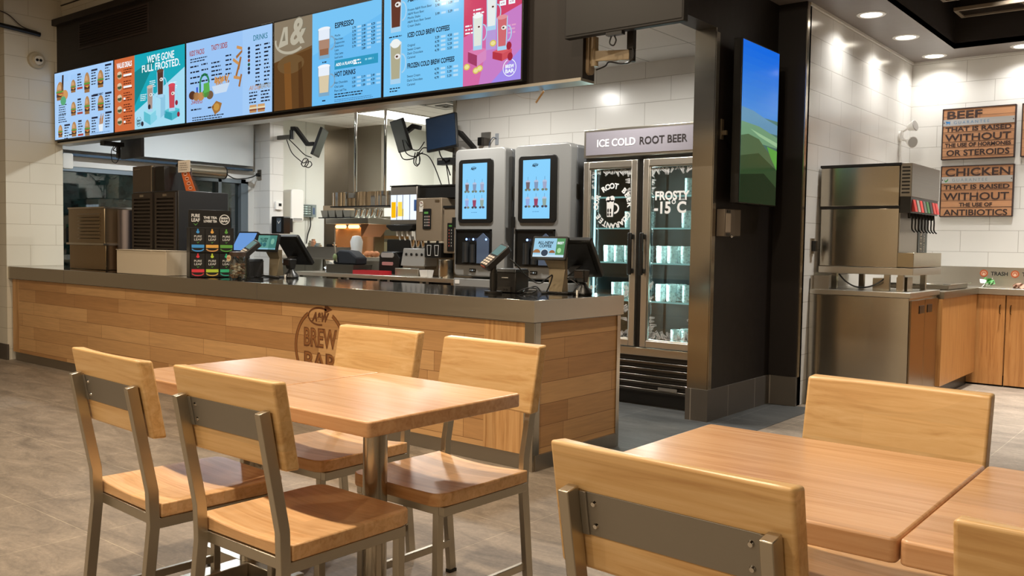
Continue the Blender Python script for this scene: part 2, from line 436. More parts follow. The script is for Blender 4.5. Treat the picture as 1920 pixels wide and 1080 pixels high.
LIT_W = em('#fff4e0', 9); LIT_WARM = em('#ffd9a0', 6)
CEIL = 3.8
k = 0
for ry, yy in enumerate((-2.2, 1.45, 3.3)):
    for rx, xx in enumerate((-6.6, -4.3, -2.05, -.2, 1.9)):
        w = ((1.35, 1.35, 1.35, 1.0, .4), (1, 1, 1.6, .32, .1), (.6, .6, .9, 0, 0))[ry][rx]
        if not w: continue
        if ry == 1 and rx == 3: xx = -.75
        downlight((xx, yy, CEIL), DINE_W * w * 2.4, WARM, LIT_WARM, 'recessed warm downlight %s of the %s row over the dining tables' % (
            ('first', 'second', 'third', 'fourth', 'fifth')[rx], ('rear', 'middle', 'front')[ry]), 'dining ceiling downlights', .075, 172)
SZ = 3.09
for (x, y, w) in ((-2.36, 7.43, 'nearest of the row along the tiled side wall'), (-2.36, 8.385, 'middle of the row along the tiled side wall'),
                  (-2.36, 9.34, 'in the corner of the lowered ceiling'), (-1.6, 9.33, 'above the wooden guarantee signs'), (-.7, 9.33, 'further right above the trash counter')):
    downlight((x, y, SZ), CORNER_W, (1.0, .98, .95), LIT_W, 'round recessed white ceiling light ' + w, 'downlights in the lowered ceiling over the drinks corner', .1, 135)
for k, (x, y) in enumerate(((-1.45, 7.2), (.1, 7.2), (-1.45, 8.5), (.1, 8.5))):  # unseen fill lamps, added to brighten the walls of the drinks corner
    downlight((x, y, CEIL), DINE_W * 1.6, (1.0, .975, .93), LIT_WARM, 'added fill downlight %s in the dark ceiling before the drinks corner' % ('near left', 'near right', 'far left', 'far right')[k], 'added fill lights in the dark ceiling', .075, 74)
downlight((-3.55, 5.45, 2.79), SERVICE_W * .8, NEUT, LIT_W, 'round ceiling light in the white ceiling in front of the glass cooler', 'service ceiling lights', .1, 170)
downlight((-5.2, 5.45, 2.79), SERVICE_W, NEUT, LIT_W, 'round ceiling light in the white ceiling before the tall drink machines', 'service ceiling lights', .1, 170)
downlight((-8.3, 5.5, 2.79), SERVICE_W * 1.0, COOL, LIT_W, 'round ceiling light in the white ceiling behind the menu screens', 'service ceiling lights', .1, 170)

def light_panel(x0, x1, y0, y1, z, e, label):
    t = thing('ceiling_light_panel', label, 'ceiling light', ((x0 + x1) / 2, (y0 + y1) / 2, z), 0, 'kitchen ceiling panels')
    w, d = (x1 - x0) / 2, (y1 - y0) / 2
    f = MB()
    for a in ((-w - .02, -w, -d - .02, d + .02), (w, w + .02, -d - .02, d + .02), (-w, w, -d - .02, -d), (-w, w, d, d + .02)): f.box(*a, -.012, -.001)
    f.build('frame', M_WHITE, t)
    p = MB(); p.box(-w, w, -d, d, -.008, -.001); p.build('diffuser', em('#fffdf4', 3.5), t)
    lamp('panel_lamp', ((x0 + x1) / 2, (y0 + y1) / 2, z - .02), e, NEUT, x1 - x0, 170, shape='RECTANGLE', sy=y1 - y0)
light_panel(-8.46, -7.94, 7.40, 8.62, 2.79, KITCHEN_W, 'bright rectangular light panel in the white kitchen ceiling')
light_panel(-6.6, -6.0, 7.40, 8.62, 2.79, KITCHEN_W * .35, 'second light panel of the kitchen ceiling, behind the drink machines')

# ------------------------------------------------------------------ room shell
struct('floor', bx(-12.5, 4, -4, 10, -.1, 0), M_FLOOR)
struct('floor_service', bx(-9.36, -2.45, 3.95, 6.76, .0005, .002), tile('slate_floor_tile', '#4c4d4c', '#6a6a66', w=.632, h=.622, rough=.5, mortar=.003, off=0, floor=True, var=.1, shift=(.012, -.004)))
struct('ceiling', bx(-12.5, 4, -4, 9.75, CEIL, CEIL + .1), M_CEIL_DARK)
struct('ceiling_kitchen', bx(-9.84, -3.0, 4.37, 9.45, 2.79, 2.85), M_CEIL_TILE)
struct('wall_rear', bx(-12.5, 4, -4.1, -4, 0, CEIL), pl('#cfc2ac', .7))
struct('wall_east', bx(4, 4.1, -4, 10, 0, CEIL), pl('#cfc2ac', .7))
struct('wall_west', bx(-12.6, -12.5, -4, 3.75, 0, CEIL), pl('#cfc2ac', .7))
# stub wall on the left, its end facing the counter
struct('wall_left', bx(-12.5, -9.4, 3.75, 4.30, 0, CEIL), M_TILE_L)
struct('baseboard_left', bx(-12.0, -9.38, 3.735, 3.755, 0, .155), pl('#4a443d', .5))
# drive-through wall with its window opening
w = MB((-9.77, 5.5, 0))
w.box(-9.85, -9.69, 4.30, 6.80, 0, .86); w.box(-9.85, -9.69, 4.30, 6.80, 1.97, 2.79); w.box(-9.85, -9.69, 6.72, 6.80, .86, 1.97)
struct('wall_window', w, M_WHITE)
w = MB((-9.77, 5.5, .86))
for a, b in ((4.30, 4.34), (5.52, 5.58), (6.30, 6.345), (6.62, 6.72)): w.box(-9.83, -9.70, a, b, .86, 1.97)
w.box(-9.83, -9.70, 4.30, 6.72, 1.92, 1.97); w.box(-9.83, -9.70, 4.30, 6.72, .86, .90)
struct('window_1', w, pl('#7f8a92', .4, .6))
struct('window_2', bx(-9.775, -9.765, 4.34, 6.62, .90, 1.92), thin_glass('night_window_glass', '#c9d6d6', .12))
# blind box over the window
struct('trim_1', bx(-9.69, -9.56, 4.31, 6.70, 2.13, 2.78), pl('#c4c8c8', .35))
struct('trim_2', bx(-9.69, -9.60, 4.31, 6.72, 2.075, 2.10), pl('#46586a', .3, .7))
struct('wall_column', bx(-9.85, -9.36, 6.80, 7.0, 0, 2.79), M_TILE)
struct('wall_kitchen_left', bx(-9.85, -9.69, 7.0, 7.92, 0, 2.79), M_FRP)
struct('trim_3', bx(-9.70, -9.685, 7.60, 7.62, 0.2, 2.79), pl('#c9cbc4', .4))
struct('wall_kitchen_steel', bx(-9.85, -9.69, 7.92, 8.34, 0, 2.79), M_STEEL_V)
struct('wall_kitchen_back', bx(-9.85, -9.02, 8.34, 8.40, 0, 2.79), M_STEEL_DK)
struct('wall_kitchen_return', bx(-9.10, -9.02, 8.40, 9.4, 0, 2.79), M_FRP)
struct('wall_kitchen_far', bx(-9.10, -2.84, 9.35, 9.45, 0, 2.79), M_FRP)
struct('wall_back', bx(-6.20, -2.86, 6.75, 6.90, 0, 2.79), M_TILE)
struct('trim_4', bx(-6.235, -6.195, 6.735, 6.92, 0, 2.79), M_STEEL_V)
# dark feature wall: pillar, its long face with the screen, and the return
w = MB((-2.92, 6.2, 0)); w.box(-2.99, -2.84, 5.712, 6.75, 0, 2.72); w.box(-2.99, -2.84, 4.37, 6.75, 2.72, CEIL)
struct('wall_pillar', w, M_DARK)
struct('trim_5', bx(-2.995, -2.838, 5.696, 5.712, .225, 2.72), M_STEEL_V)
struct('trim_6', bx(-2.841, -2.832, 5.696, 5.745, .225, 2.69), M_STEEL_V)
struct('wall_return', bx(-2.99, -2.62, 6.75, 6.85, 0, SZ), M_DARK)
struct('baseboard_pillar', bx(-3.0, -2.828, 5.685, 6.735, 0, .225), M_BASE)
struct('baseboard_return', bx(-2.828, -2.612, 6.735, 6.755, 0, .225), M_BASE)
struct('wall_right', bx(-2.74, -2.62, 6.79, 9.58, 0, SZ), M_TILE)
struct('trim_7', bx(-2.622, -2.612, 6.755, 6.80, 0.225, SZ), M_STEEL_V)
struct('wall_right_back', bx(-2.74, 4, 9.58, 9.70, 0, CEIL), M_TILE)
# lowered ceiling over the drinks corner
w = MB((-2.3, 8, SZ)); w.box(-2.84, -2.135, 6.5, 9.58, SZ, SZ + .05); w.box(-2.135, 4, 9.12, 9.58, SZ, SZ + .05)
struct('ceiling_lowered', w, M_SOFFIT)
w = MB((-2.3, 8, SZ)); w.box(-2.155, -2.135, 6.5, 9.12, SZ + .001, CEIL); w.box(-2.135, 4, 9.12, 9.14, SZ + .001, CEIL)
struct('ceiling_riser', w, M_CEIL_DARK)
struct('trim_8', bx(-2.62, -2.605, 6.80, 9.58, SZ - .02, SZ), M_WHITE)
struct('trim_9', bx(-2.605, 4, 9.565, 9.58, SZ - .02, SZ), M_WHITE)
# menu bulkhead
w = MB((-6.2, 4.3, 2.165)); w.box(-9.4, -2.94, 4.25, 4.37, 2.165, 3.40)
struct('bulkhead', w, pl('#1b1410', .55))
struct('trim_10', bx(-9.42, -2.94, 4.20, 4.37, 3.34, 3.40), pl('#211914', .5))
struct('trim_11', bx(-9.4, -2.94, 4.235, 4.372, 2.150, 2.168), M_STEEL)
struct('wall_upper', bx(-9.4, -2.99, 4.30, 4.40, 3.40, CEIL), M_TILE_L)
struct('trim_12', bx(-9.4, -2.99, 4.29, 4.30, 3.555, 3.565), pl('#2b2722', .6))
struct('wall_behind_bulkhead', bx(-9.85, -2.99, 4.371, 4.39, 2.86, 3.4), M_WHITE)
# dark metal door edge at the very left
struct('door_1', bx(-12.3, -9.62, 3.70, 3.748, 0, 2.1), pl('#3a2018', .5))

# night-time planting outside the drive-through window
hd = MB((-12.4, 6.0, 0)); rr = random.Random(3)
for i in range(2600):
    y = rr.uniform(4.55, 8.2); z = rr.uniform(0, 2.7); x = -12.2 + rr.uniform(-.3, .3) - .25 * abs(math.sin(y * 3)) ; s = rr.uniform(.03, .09)
    a = Vector((rr.uniform(-1, 1), rr.uniform(-1, 1), rr.uniform(-1, 1))).normalized() * s; b = a.orthogonal().normalized() * s * .6
    p = Vector((x, y, z)); hd.face([p - a, p + b, p + a, p - b])
hd.box(-12.75, -12.45, 4.5, 8.3, 0, 2.75)
o = hd.build('hedge', pl('#27473f', .8), flat=True); tag(o, 'dark evergreen planting outside the drive through window', 'hedge')['kind'] = 'stuff'
lamp('lot_lamp', (-10.8, 6.5, 3.2), 18, (.75, .95, 1.0), .3, 150, rot=(0, math.radians(35), 0))
# ------------------------------------------------------------------ dining chairs
def make_chair():
    t = thing('dining_chair', '', 'chair', (0, 0, 0), 0, 'maple dining chairs with steel frames')
    # saddle seat
    s = MB(); nx, ny = 14, 10; W = .208; y0, y1 = -.217, .205
    def zt(u, v):
        edge = min(1, (1 - abs(u)) / .16); dip = .012 * (1 - u * u) * (1 - max(0, v) ** 2 * .9)
        return .462 - dip * edge
    g = [[None] * (ny + 1) for _ in range(nx + 1)]; gb = [[None] * (ny + 1) for _ in range(nx + 1)]
    for i in range(nx + 1):
        for j in range(ny + 1):
            u = -1 + 2 * i / nx; v = -1 + 2 * j / ny
            x = u * W; y = (y0 + y1) / 2 + v * (y1 - y0) / 2
            if v > .7 and abs(u) > .8:      # rounded front corners
                kx = (abs(u) - .8) / .2; ky = (v - .7) / .3
                if kx > 0 and ky > 0: y -= .016 * kx * kx * ky; x -= math.copysign(.010 * ky * ky * kx, u)
            g[i][j] = s._v((x, y, zt(u, v))); gb[i][j] = s._v((x, y, .420))
    F = s.bm.faces.new
    for i in range(nx):
        for j in range(ny):
            F((g[i][j], g[i + 1][j], g[i + 1][j + 1], g[i][j + 1])); F((gb[i][j], gb[i][j + 1], gb[i + 1][j + 1], gb[i + 1][j]))
    for i in range(nx):
        F((g[i][0], gb[i][0], gb[i + 1][0], g[i + 1][0])); F((g[i][ny], g[i + 1][ny], gb[i + 1][ny], gb[i][ny]))
    for j in range(ny):
        F((g[0][j], g[0][j + 1], gb[0][j + 1], gb[0][j])); F((g[nx][j], gb[nx][j], gb[nx][j + 1], g[nx][j + 1]))
    s.build('seat', M_WOOD_SEAT, t, bevel=.004)
    # thick slab back, hollowed on the sitter's side
    b = MB(); n = 16; W = .224; zb, ztp = .655, .880; yb, yt = -.250, -.292
    fr = []; bk = []
    for i in range(n + 1):
        u = -1 + 2 * i / n; x = u * W; th = .044 - .017 * (1 - u * u)
        bk.append(((x, yb, zb), (x, yt, ztp))); fr.append(((x, yb + th, zb - .003), (x, yt + th, ztp - .003)))
    V = [[b._v(p) for p in (bk[i][0], bk[i][1], fr[i][1], fr[i][0])] for i in range(n + 1)]
    for i in range(n):
        for k in range(4): b.bm.faces.new((V[i][k], V[i][(k + 1) % 4], V[i + 1][(k + 1) % 4], V[i + 1][k]))
    b.bm.faces.new(V[0]); b.bm.faces.new(V[-1][::-1])
    b.build('backrest', M_WOOD_CH, t, bevel=.007, seg=3)
    for sx in (-1, 1):
        x = -.174 if sx < 0 else .196
        l = MB()
        l.bar([(x, -.275, .012), (x, -.236, .40), (x, -.240, .50), (x, -.272, .66), (x, -.300, .806)], .022, .032, (1, 0, 0))
        leg = l.build('leg', M_LEG, t, bevel=.002)
        c = MB(); c.box(x - .012, x + .012, -.292, -.258, 0, .012); c.build('glide', M_BLACK, leg)
        l = MB(); l.bar([(x * .95, .165, .012), (x * .95, .165, .392)], .025, .025, (1, 0, 0))
        leg = l.build('leg', M_LEG, t, bevel=.002)
        c = MB(); c.box(x * .95 - .013, x * .95 + .013, .152, .178, 0, .012); c.build('glide', M_BLACK, leg)
        r = MB(); r.bar([(x * .96, -.255, .115), (x * .95, .155, .115)], .016, .026, (1, 0, 0)); r.build('stretcher', M_LEG, t, bevel=.002)
    f = MB()
    for sx in (-1, 1): f.box(sx * .190 - .012, sx * .190 + .012, -.222, .177, .388, .418)
    f.box(-.178, .178, .153, .177, .388, .418); f.box(-.178, .178, -.222, -.198, .388, .418)
    f.build('seat_frame', M_LEG, t, bevel=.002)
    # steel plate across the back with flanges and bolts
    p = MB(); nrm = Vector((0, -(.225), -.042)).normalized()
    def q(z): return -.250 - .042 * (z - .655) / .225
    for (a, c, th) in ((-.163, .185, .0035), (-.163, -.149, .0075), (.171, .185, .0075)):
        p.hull([(a, q(.722), .722), (c, q(.722), .722), (c, q(.800), .800), (a, q(.800), .800)],
               [(a, q(.722) - th, .722), (c, q(.722) - th, .722), (c, q(.800) - th, .800), (a, q(.800) - th, .800)])
    pt = p.build('back_plate', M_PLATE, t, bevel=.0008)
    for sx in (-1, 1):
        for z in (.741, .781):
            d = MB(); d.cyl((sx * .145 + .010, q(z) - .003, z), (sx * .145 + .010, q(z) - .0075, z - .001), .0062, .004, n=12); d.build('bolt', M_CHROME, pt)
    return t

chair = make_chair()
chairs = [(-2.564, 1.581, -3.1, 'leftmost maple chair, its steel back plate towards us, left of the joined tables'),
          (-2.006, 1.597, -.4, 'maple chair seen from behind, standing in front of the steel table post'),
          (-2.039, 2.151, 178.96, 'maple chair facing us, at the joined tables in front of the counter corner'),
          (-2.631, 2.170, 180.57, 'maple chair facing us that half covers the logo burned into the counter'),
          (-.685, 1.535, -3.0, 'closest maple chair, large steel back plate towards us, at the nearest table'),
          (-.674, 2.123, 178.1, 'maple chair facing us across the nearest table, before the steel drink station'),
          (-.045, 1.524, -.1, 'maple chair cut off by the right edge, only its back corner showing')]
for i, (x, y, r, lab) in enumerate(chairs):
    o = chair if i == 0 else copy_tree(chair)
    o.location = (x, y, 0); o.rotation_euler = (0, 0, math.radians(r)); o['label'] = lab

# ------------------------------------------------------------------ tables
def make_table(x0, x1, y0, y1, lab):
    cx, cy = (x0 + x1) / 2, (y0 + y1) / 2; w, d = (x1 - x0) / 2, (y1 - y0) / 2
    t = thing('dining_table', lab, 'table', (cx, cy, 0), 0, 'maple dining tables on steel posts')
    m = MB(); m.rrect('+Z', (0, 0, 0), -w, -d, w, d, .012, .707, .75, k=3); m.build('tabletop', M_WOOD_TB, t, bevel=.005, seg=3)
    m = MB(); m.cyl((0, 0, .07), (0, 0, .70), .038, n=32); m.build('post', M_STEEL_V, t)
    m = MB(); m.box(-.2, .2, -.14, -.06, .696, .705); m.box(-.2, .2, .06, .14, .696, .705); m.box(-.09, .09, -.06, .06, .692, .705); m.build('mounting_plate', M_BLACK, t)
    m = MB(); m.box(-.26, .26, -.035, .035, .025, .078); m.box(-.035, .035, -.26, -.035, .025, .078); m.box(-.035, .035, .035, .26, .025, .078)
    m.build('base', M_STEEL, t, bevel=.003)
    for a, b in ((-.23, 0), (.23, 0), (0, -.23), (0, .23)):
        m = MB(); m.cyl((a, b, 0), (a, b, .025), .026, .02, n=16); m.build('glide', M_BLACK, t)
    return t
make_table(-2.386, -1.743, 1.575, 2.213, 'maple table on a steel post, right half of the joined pair before the counter')
make_table(-3.036, -2.3925, 1.575, 2.213, 'maple table, left half of the joined pair, behind the two chairs seen from behind')
make_table(-1.078, -.4135, 1.52, 2.185, 'nearest maple table, between the closest chair and the chair facing it')
make_table(-.4095, .25, 1.52, 2.185, 'maple table cut off by the right edge, joined to the nearest table')
# ------------------------------------------------------------------ service counter
t = thing('service_counter', 'long oak plank counter with steel top and a round logo burned in front', 'counter', (-6.15, 4.2, 0))
O = (-6.15, 4.2, 0)
m = MB(O); m.box(-9.36, -2.90, 3.785, 4.63, .086, .80); m.build('body', M_PLANK, t, flat=True)
m = MB(O); m.box(-9.34, -2.885, 3.80, 4.60, .0, .086); m.build('kick_plate', M_STEEL_DK, t)
m = MB(O); m.box(-9.40, -2.885, 3.765, 4.645, .80, .923); m.build('countertop', [M_TOP], t, bevel=.003)
m = MB(O)
m.box(-9.401, -2.880, 3.760, 3.7655, .806, .9215); m.box(-2.8855, -2.880, 3.7655, 4.65, .806, .9215)
m.build('edge_band', M_STEEL, t)
for x in (-8.22, -5.32):
    m = MB(O); m.box(x - .001, x + .001, 3.759, 3.7606, .808, .920); m.build('band_seam', pl('#55504a', .6), t)
m = MB(O); m.box(-2.955, -2.8915, 3.778, 3.786, .0, .80); m.box(-2.8985, -2.8905, 3.786, 3.835, .0, .80); m.build('corner_guard', M_STEEL_V, t)
m = MB(O); m.box(-2.8985, -2.8905, 4.60, 4.635, .0, .80); m.build('corner_guard', M_STEEL_V, t)
m = MB(O); m.box(-2.955 - .29, -2.957, 3.7845, 3.788, .086, .80); m.build('end_board', wood('oak_board', '#d3a670', '#c79761', '#a87845', 'Z', .45, .16), t)
m = MB(O); m.box(-9.358, -9.22, 3.7845, 3.788, .086, .80); m.build('end_board', wood('oak_board_light', '#cfa069', '#c2925b', '#a87845', 'Z', .45, .16), t)
# burned-in round logo
mats = [M_BURN, pl('#8e5b2c', .7)]
a = MB(O); A = Art(a, '-Y', (-4.667, 3.785, .52), mats); A.lv = .0007
def tilt_arc(a0, a1, ru, rv, w, mt, l):
    A.arc(0, 0, ru, rv, w, a0, a1, mt, l, 40)
R_ = .262
tilt_arc(math.radians(119), math.radians(420), R_, R_, .026, mats[1], 1)
tilt_arc(math.radians(119), math.radians(420), R_, R_, .006, mats[0], 2)
tilt_arc(math.radians(119), math.radians(420), R_ - .021, R_ - .021, .005, mats[0], 2)
for i, (w, v, h, fit) in enumerate((('BREW', -.005, .17, .335), ('BAR', .155, .17, .335))):
    A.txt(w, -.168, v, h, mats[0], 2, bold=.006, fit=fit)
    A.txt(w, -.164, v - .003, h * .97, mats[1], 3, bold=-.001, fit=fit - .012)
A.arc(-.005, -.205, .118, .062, .012, math.radians(50), math.radians(285), mats[0], 2, 30)
A.poly([(.05, -.29), (.125, -.255), (.045, -.225)], mats[0], 2)
A.txt('A&W', -.075, -.175, .078, mats[0], 3, bold=.004, fit=.175, shear=.3)
a.build('burned_logo', mats, t, flat=True)
# ------------------------------------------------------------------ menu screens
INK, RED, TEAL, WHT = em('#27304a', .35), em('#b5483c', .8), em('#2f7f96', .9), em('#f4fbff', 1.0)
BUN, BUN2, PATTY, LETT, CHEESE, TOM = em('#b98a58', .9), em('#9c6f42', .9), em('#4a3226', .9), em('#5f9a3d', .9), em('#d8a840', .9), em('#b5463a', .9)
FRY, FRY2, GLASSY, GLASSE = em('#d0975a', .95), em('#a8703c', .9), em('#a9d2ee', 1.0), em('#6d93ad', .9)
def A_burger(A, u, v, w, h, l=2):
    A.ell(u, v - h * .02, w * .5, h * .5, BUN, l, a0=0, a1=PI)
    A.ell(u - w * .1, v - h * .12, w * .28, h * .26, em('#cfa374', .95), l + 1, a0=0, a1=PI)
    A.rect(u - w * .54, v - h * .04, u + w * .54, v + h * .08, LETT, l + 1)
    A.rect(u - w * .48, v + h * .06, u + w * .48, v + h * .13, TOM, l + 2)
    A.rect(u - w * .5, v + h * .12, u + w * .5, v + h * .28, PATTY, l + 1)
    A.poly([(u - w * .4, v + h * .12), (u + w * .4, v + h * .12), (u + w * .1, v + h * .22)], CHEESE, l + 2)
    A.rect(u - w * .46, v + h * .28, u + w * .46, v + h * .44, BUN2, l + 1)
def A_mug(A, u, v, w, h, fill, top, l=2, badge=True, handle=1, edge=GLASSY):
    """tall glass mug: v is its foot, h its height"""
    if handle: A.arc(u + w * .5, v - h * .48, w * .38, h * .24, w * .09, -PI / 2, PI / 2, edge, l)
    A.poly([(u - w * .42, v), (u + w * .42, v), (u + w * .5, v - h), (u - w * .5, v - h)], edge, l)
    A.poly([(u - w * .34, v - h * .12), (u + w * .34, v - h * .12), (u + w * .42, v - h * .97), (u - w * .42, v - h * .97)], fill, l + 1)
    A.ell(u, v - h * .98, w * .48, h * .07, top, l + 2)
    if badge:
        A.ell(u + w * .16, v - h * .66, w * .24, h * .065, em('#e9e6e2', 1), l + 2)
        A.ell(u + w * .12, v - h * .66, w * .10, h * .028, em('#5b3a2c', .8), l + 3)
def A_block(A, u, v, w, h, c1, c2, c3, l=1):
    A.poly([(u - w, v - h * .1), (u, v + h * .3), (u, v + h * 1.2), (u - w, v + h * .75)], c1, l)
    A.poly([(u, v + h * .3), (u + w, v - h * .1), (u + w, v + h * .75), (u, v + h * 1.2)], c2, l)
    A.poly([(u - w, v - h * .1), (u, v - h * .45), (u + w, v - h * .1), (u, v + h * .3)], c3, l + 1)
def A_badge(A, u, v, r, mt, l=3):
    A.arc(u, v, r, r, r * .09, math.radians(110), math.radians(430), mt, l)
    A.txt('BREW', u, v + r * .02, r * .55, mt, l, 'CENTER', fit=r * 1.3, bold=.001)
    A.txt('BAR', u, v + r * .58, r * .6, mt, l, 'CENTER', fit=r * 1.3, bold=.001)
def prices(A, us, v0, rows, lh, mt, size=.022, pale=None):
    pale = pale or em('#b5dcf5', 1)
    for r, row in enumerate(rows):
        for u, p in zip(us, row):
            if p:
                A.txt(p, u, v0 + r * lh, size, mt, 2, bold=.0004)
                A.rect(u + .052, v0 + r * lh - .014, u + .092, v0 + r * lh, pale, 1)
def screen(i, lab):
    x0 = -9.352 + 1.2055 * i
    t = thing('menu_screen', lab, 'screen', (x0 + .59, 4.25, 2.19), 0, 'menu screens in a row on the dark bulkhead')
    O = (x0 + .59, 4.25, 2.19)
    m = MB(O); m.box(x0 - .010, x0 + 1.190, 4.205, 4.249, 2.183, 2.868); m.build('bezel', M_BLACK, t, bevel=.002)
    d = MB(O); mats = []; A = Art(d, '-Y', (x0, 4.2035, 2.856), mats); A.lv = .0006
    return t, A, lambda: d.build('display', mats, t, flat=True)
W, H = 1.18, .661

t, A, done = screen(0, 'leftmost menu screen, burgers with small prices on pale blue')
A.rect(0, 0, W, H, em('#a6ccf6', 1.0), 0)
A.rect(.0, 0, W, .10, em('#9cc4f1', 1.0), 0)
def cell(u, v, w, h, fries=False):
    if fries:
        for k in range(6): A.poly([(u - .03 + k * .011, v + .02), (u - .02 + k * .011, v + .02), (u - .012 + k * .013, v - .05 - .02 * (k % 3)), (u - .022 + k * .013, v - .05 - .02 * (k % 3))], FRY if k % 2 else FRY2, 2)
        A.poly([(u - .045, v + .01), (u + .045, v + .005), (u + .035, v + .075), (u - .03, v + .075)], em('#e3edf5', 1), 3)
    else: A_burger(A, u, v, w, h)
A_burger(A, .12, .19, .15, .19); A.poly([(.15, .20), (.19, .20), (.20, .03), (.165, .03)], em('#3a2620', .8), 2); A.ell(.22, .23, .07, .05, FRY, 3); A.ell(.19, .285, .06, .045, em('#57a877', .95), 4)
for (u, v, w, h, f, ty, w2) in ((.40, .165, .10, .13, 0, .08, 1), (.68, .16, .11, .20, 0, .07, 0), (.945, .15, .11, .17, 0, .05, 0),
                        (.40, .385, .10, .14, 0, .32, 1), (.68, .375, .10, .18, 0, .31, 0), (.945, .375, .11, .15, 0, .31, 0),
                        (.12, .585, .09, .13, 0, .55, 0), (.41, .585, .10, .15, 0, .53, 1), (.68, .59, .10, .16, 0, .52, 0), (.945, .56, .1, .14, 1, .49, 0)):
    cell(u, v, w, h, f); A.bars(u + .085, ty, .10, 5, .026, INK, 2, seed=3)
    A.rect(u + .085, ty - .03, u + .085 + (.12 if w2 == 0 else .07), ty - .012, em('#2c3554', .5), 2)
    if w2: A.rect(u + .08, ty + .102, u + .19, ty + .122, RED, 3)
A.txt('BEYOND MEAT', .80, .295, .028, INK, 3, bold=.0008); A.bars(.09, .32, .20, 5, .022, INK); A.bars(.08, .42, .19, 4, .022, INK)
A.rect(.05, .615, .60, .642, em('#b9daf8', 1), 1); A.rect(.30, .622, .40, .634, INK, 2); A.bars(.75, .64, .38, 1, .02, em('#7ba3cf', .9))
done()

t, A, done = screen(1, 'second menu screen from the left, orange value column beside a teal frosted drinks picture')
A.rect(0, 0, .36, H, em('#cf6a3c', 1), 0); A.txt('VALUE DEALS', .18, .085, .065, WHT, 2, 'CENTER', bold=.002, fit=.27)
for k in range(5):
    v = .15 + k * .105
    A.ell(.095, v, .045, .036, em('#c8a888', .95), 2); A.ell(.095, v + .006, .04, .016, em('#4f5a3a', .9), 3); A.ell(.09, v - .018, .035, .015, em('#dcc4a6', 1), 3)
    A.bars(.165, v - .045, .16, 4, .022, em('#6e2f1c', .6)); A.rect(.165, v + .0, .31 if k < 2 else .2, v + .018, WHT, 3)
A.rect(.36, 0, W, H, em('#2fb4c4', 1), 0)
A.poly([(.36, .0), (W, .0), (W, .22), (.36, .50)], em('#17a7b8', 1), 1); A.poly([(.36, .15), (.75, .05), (.36, .45)], em('#118a92', .9), 2)
A.poly([(.36, .51), (W, .19), (W, H), (.36, H)], em('#a5dcf2', 1), 2)
A.txt("WE'VE GONE", .80, .095, .088, WHT, 3, 'CENTER', bold=.0015, fit=.44); A.txt('FULL FROSTED.', .80, .168, .088, WHT, 3, 'CENTER', bold=.0015, fit=.62)
c1, c2, c3 = em('#5fbfd0', 1), em('#84d0e4', 1), em('#9fe0ee', 1)
A_block(A, .63, .52, .11, .10, c1, c2, c3, 3); A.poly([(.725, .40), (.80, .375), (.875, .40), (.875, .56), (.80, .59), (.725, .56)], em('#8ec6e2', 1), 3); A.poly([(.725, .40), (.80, .425), (.80, .59), (.725, .56)], em('#a9dcf0', 1), 4); A_block(A, .98, .54, .12, .07, em('#2f9fb0', 1), em('#44b4c4', 1), em('#5cc6d4', 1), 3)
A_mug(A, .63, .525, .105, .225, em('#b09a90', .9), em('#cdb8ac', 1), 6); A_mug(A, .80, .415, .115, .235, em('#5b3a30', .8), em('#6e4a3a', .8), 6); A_mug(A, .985, .545, .115, .225, em('#c84a58', 1), em('#d8485a', 1), 6)
for u, v in ((.50, .62), (.62, .48), (1.06, .48), (1.09, .58)): A.ell(u, v, .022, .022, em('#35303c' if u < 1 else '#a02c40', .8), 9)
A.bars(.62, .255, .10, 4, .016, WHT, 3); A.bars(.46, .36, .12, 4, .016, WHT, 3); A.bars(.94, .30, .13, 4, .016, WHT, 3)
A_badge(A, .435, .595, .045, em('#1c3f4a', .6), 5)
done()

t, A, done = screen(2, 'middle menu screen with kids packs, fries, sweets and a drinks price column')
A.rect(0, 0, W, H, em('#9ac4f4', 1), 0); A.rect(.80, 0, W, H, em('#a2caf6', 1), 1)
A.txt("KIDS' PACKS", .05, .115, .06, RED, 2, bold=.001, fit=.215); A.txt('TASTY SIDES', .37, .105, .06, RED, 2, bold=.001, fit=.225); A.txt('DRINKS', .94, .10, .06, TEAL, 2, bold=.0005, fit=.18)
A.bars(.06, .14, .30, 2, .022, INK)
for k in range(4): A.bars(.06, .20 + k * .045, .15, 1, .03, INK); A.bars(.225, .195 + k * .045, .11, 1, .03, INK, seed=9)
for k in range(5): A.bars(.37, .20 + k * .033, .17, 1, .028, INK); A.bars(.57, .165 + k * .036, .09, 1, .028, INK, seed=5)
for k in range(11): A.bars(.97, .135 + k * .030, .075, 1, .028, INK); A.bars(1.08, .135 + k * .030, .08, 1, .028, INK, seed=8)
for k, c in enumerate(('#27304a', '#27304a', '#27304a', '#a0503c', '#2b6a4a', '#27304a', '#27304a')): A.ell(.885, .15 + k * .031, .016, .013, em(c, .7), 2)
A.arc(.27, .36, .075, .085, .022, 0, PI, em('#2d8a58', .9), 2); A.rect(.195, .36, .22, .46, em('#2d8a58', .9), 2); A.rect(.15, .38, .175, .46, em('#3558c8', 1), 2)
for u, v, c in ((.09, .44, '#5a3626'), (.15, .455, '#b08050'), (.22, .46, '#c89058'), (.29, .44, '#4e9a44'), (.35, .46, '#7a6046')): A.ell(u, v, .05, .035, em(c, .9), 3)
A.poly([(.26, .44), (.26, .36), (.34, .355), (.35, .43)], em('#5cae50', 1), 4)
for k in range(26):
    r = random.Random(k); u = .39 + r.uniform(0, .21); v = .405 - r.uniform(0, .05); a = r.uniform(-.7, .7)
    A.poly([(u, v), (u + .015, v + .004), (u + .015 + a * .045, v - .035), (u + a * .045, v - .04)], FRY if k % 3 else FRY2, 2 + k % 3)
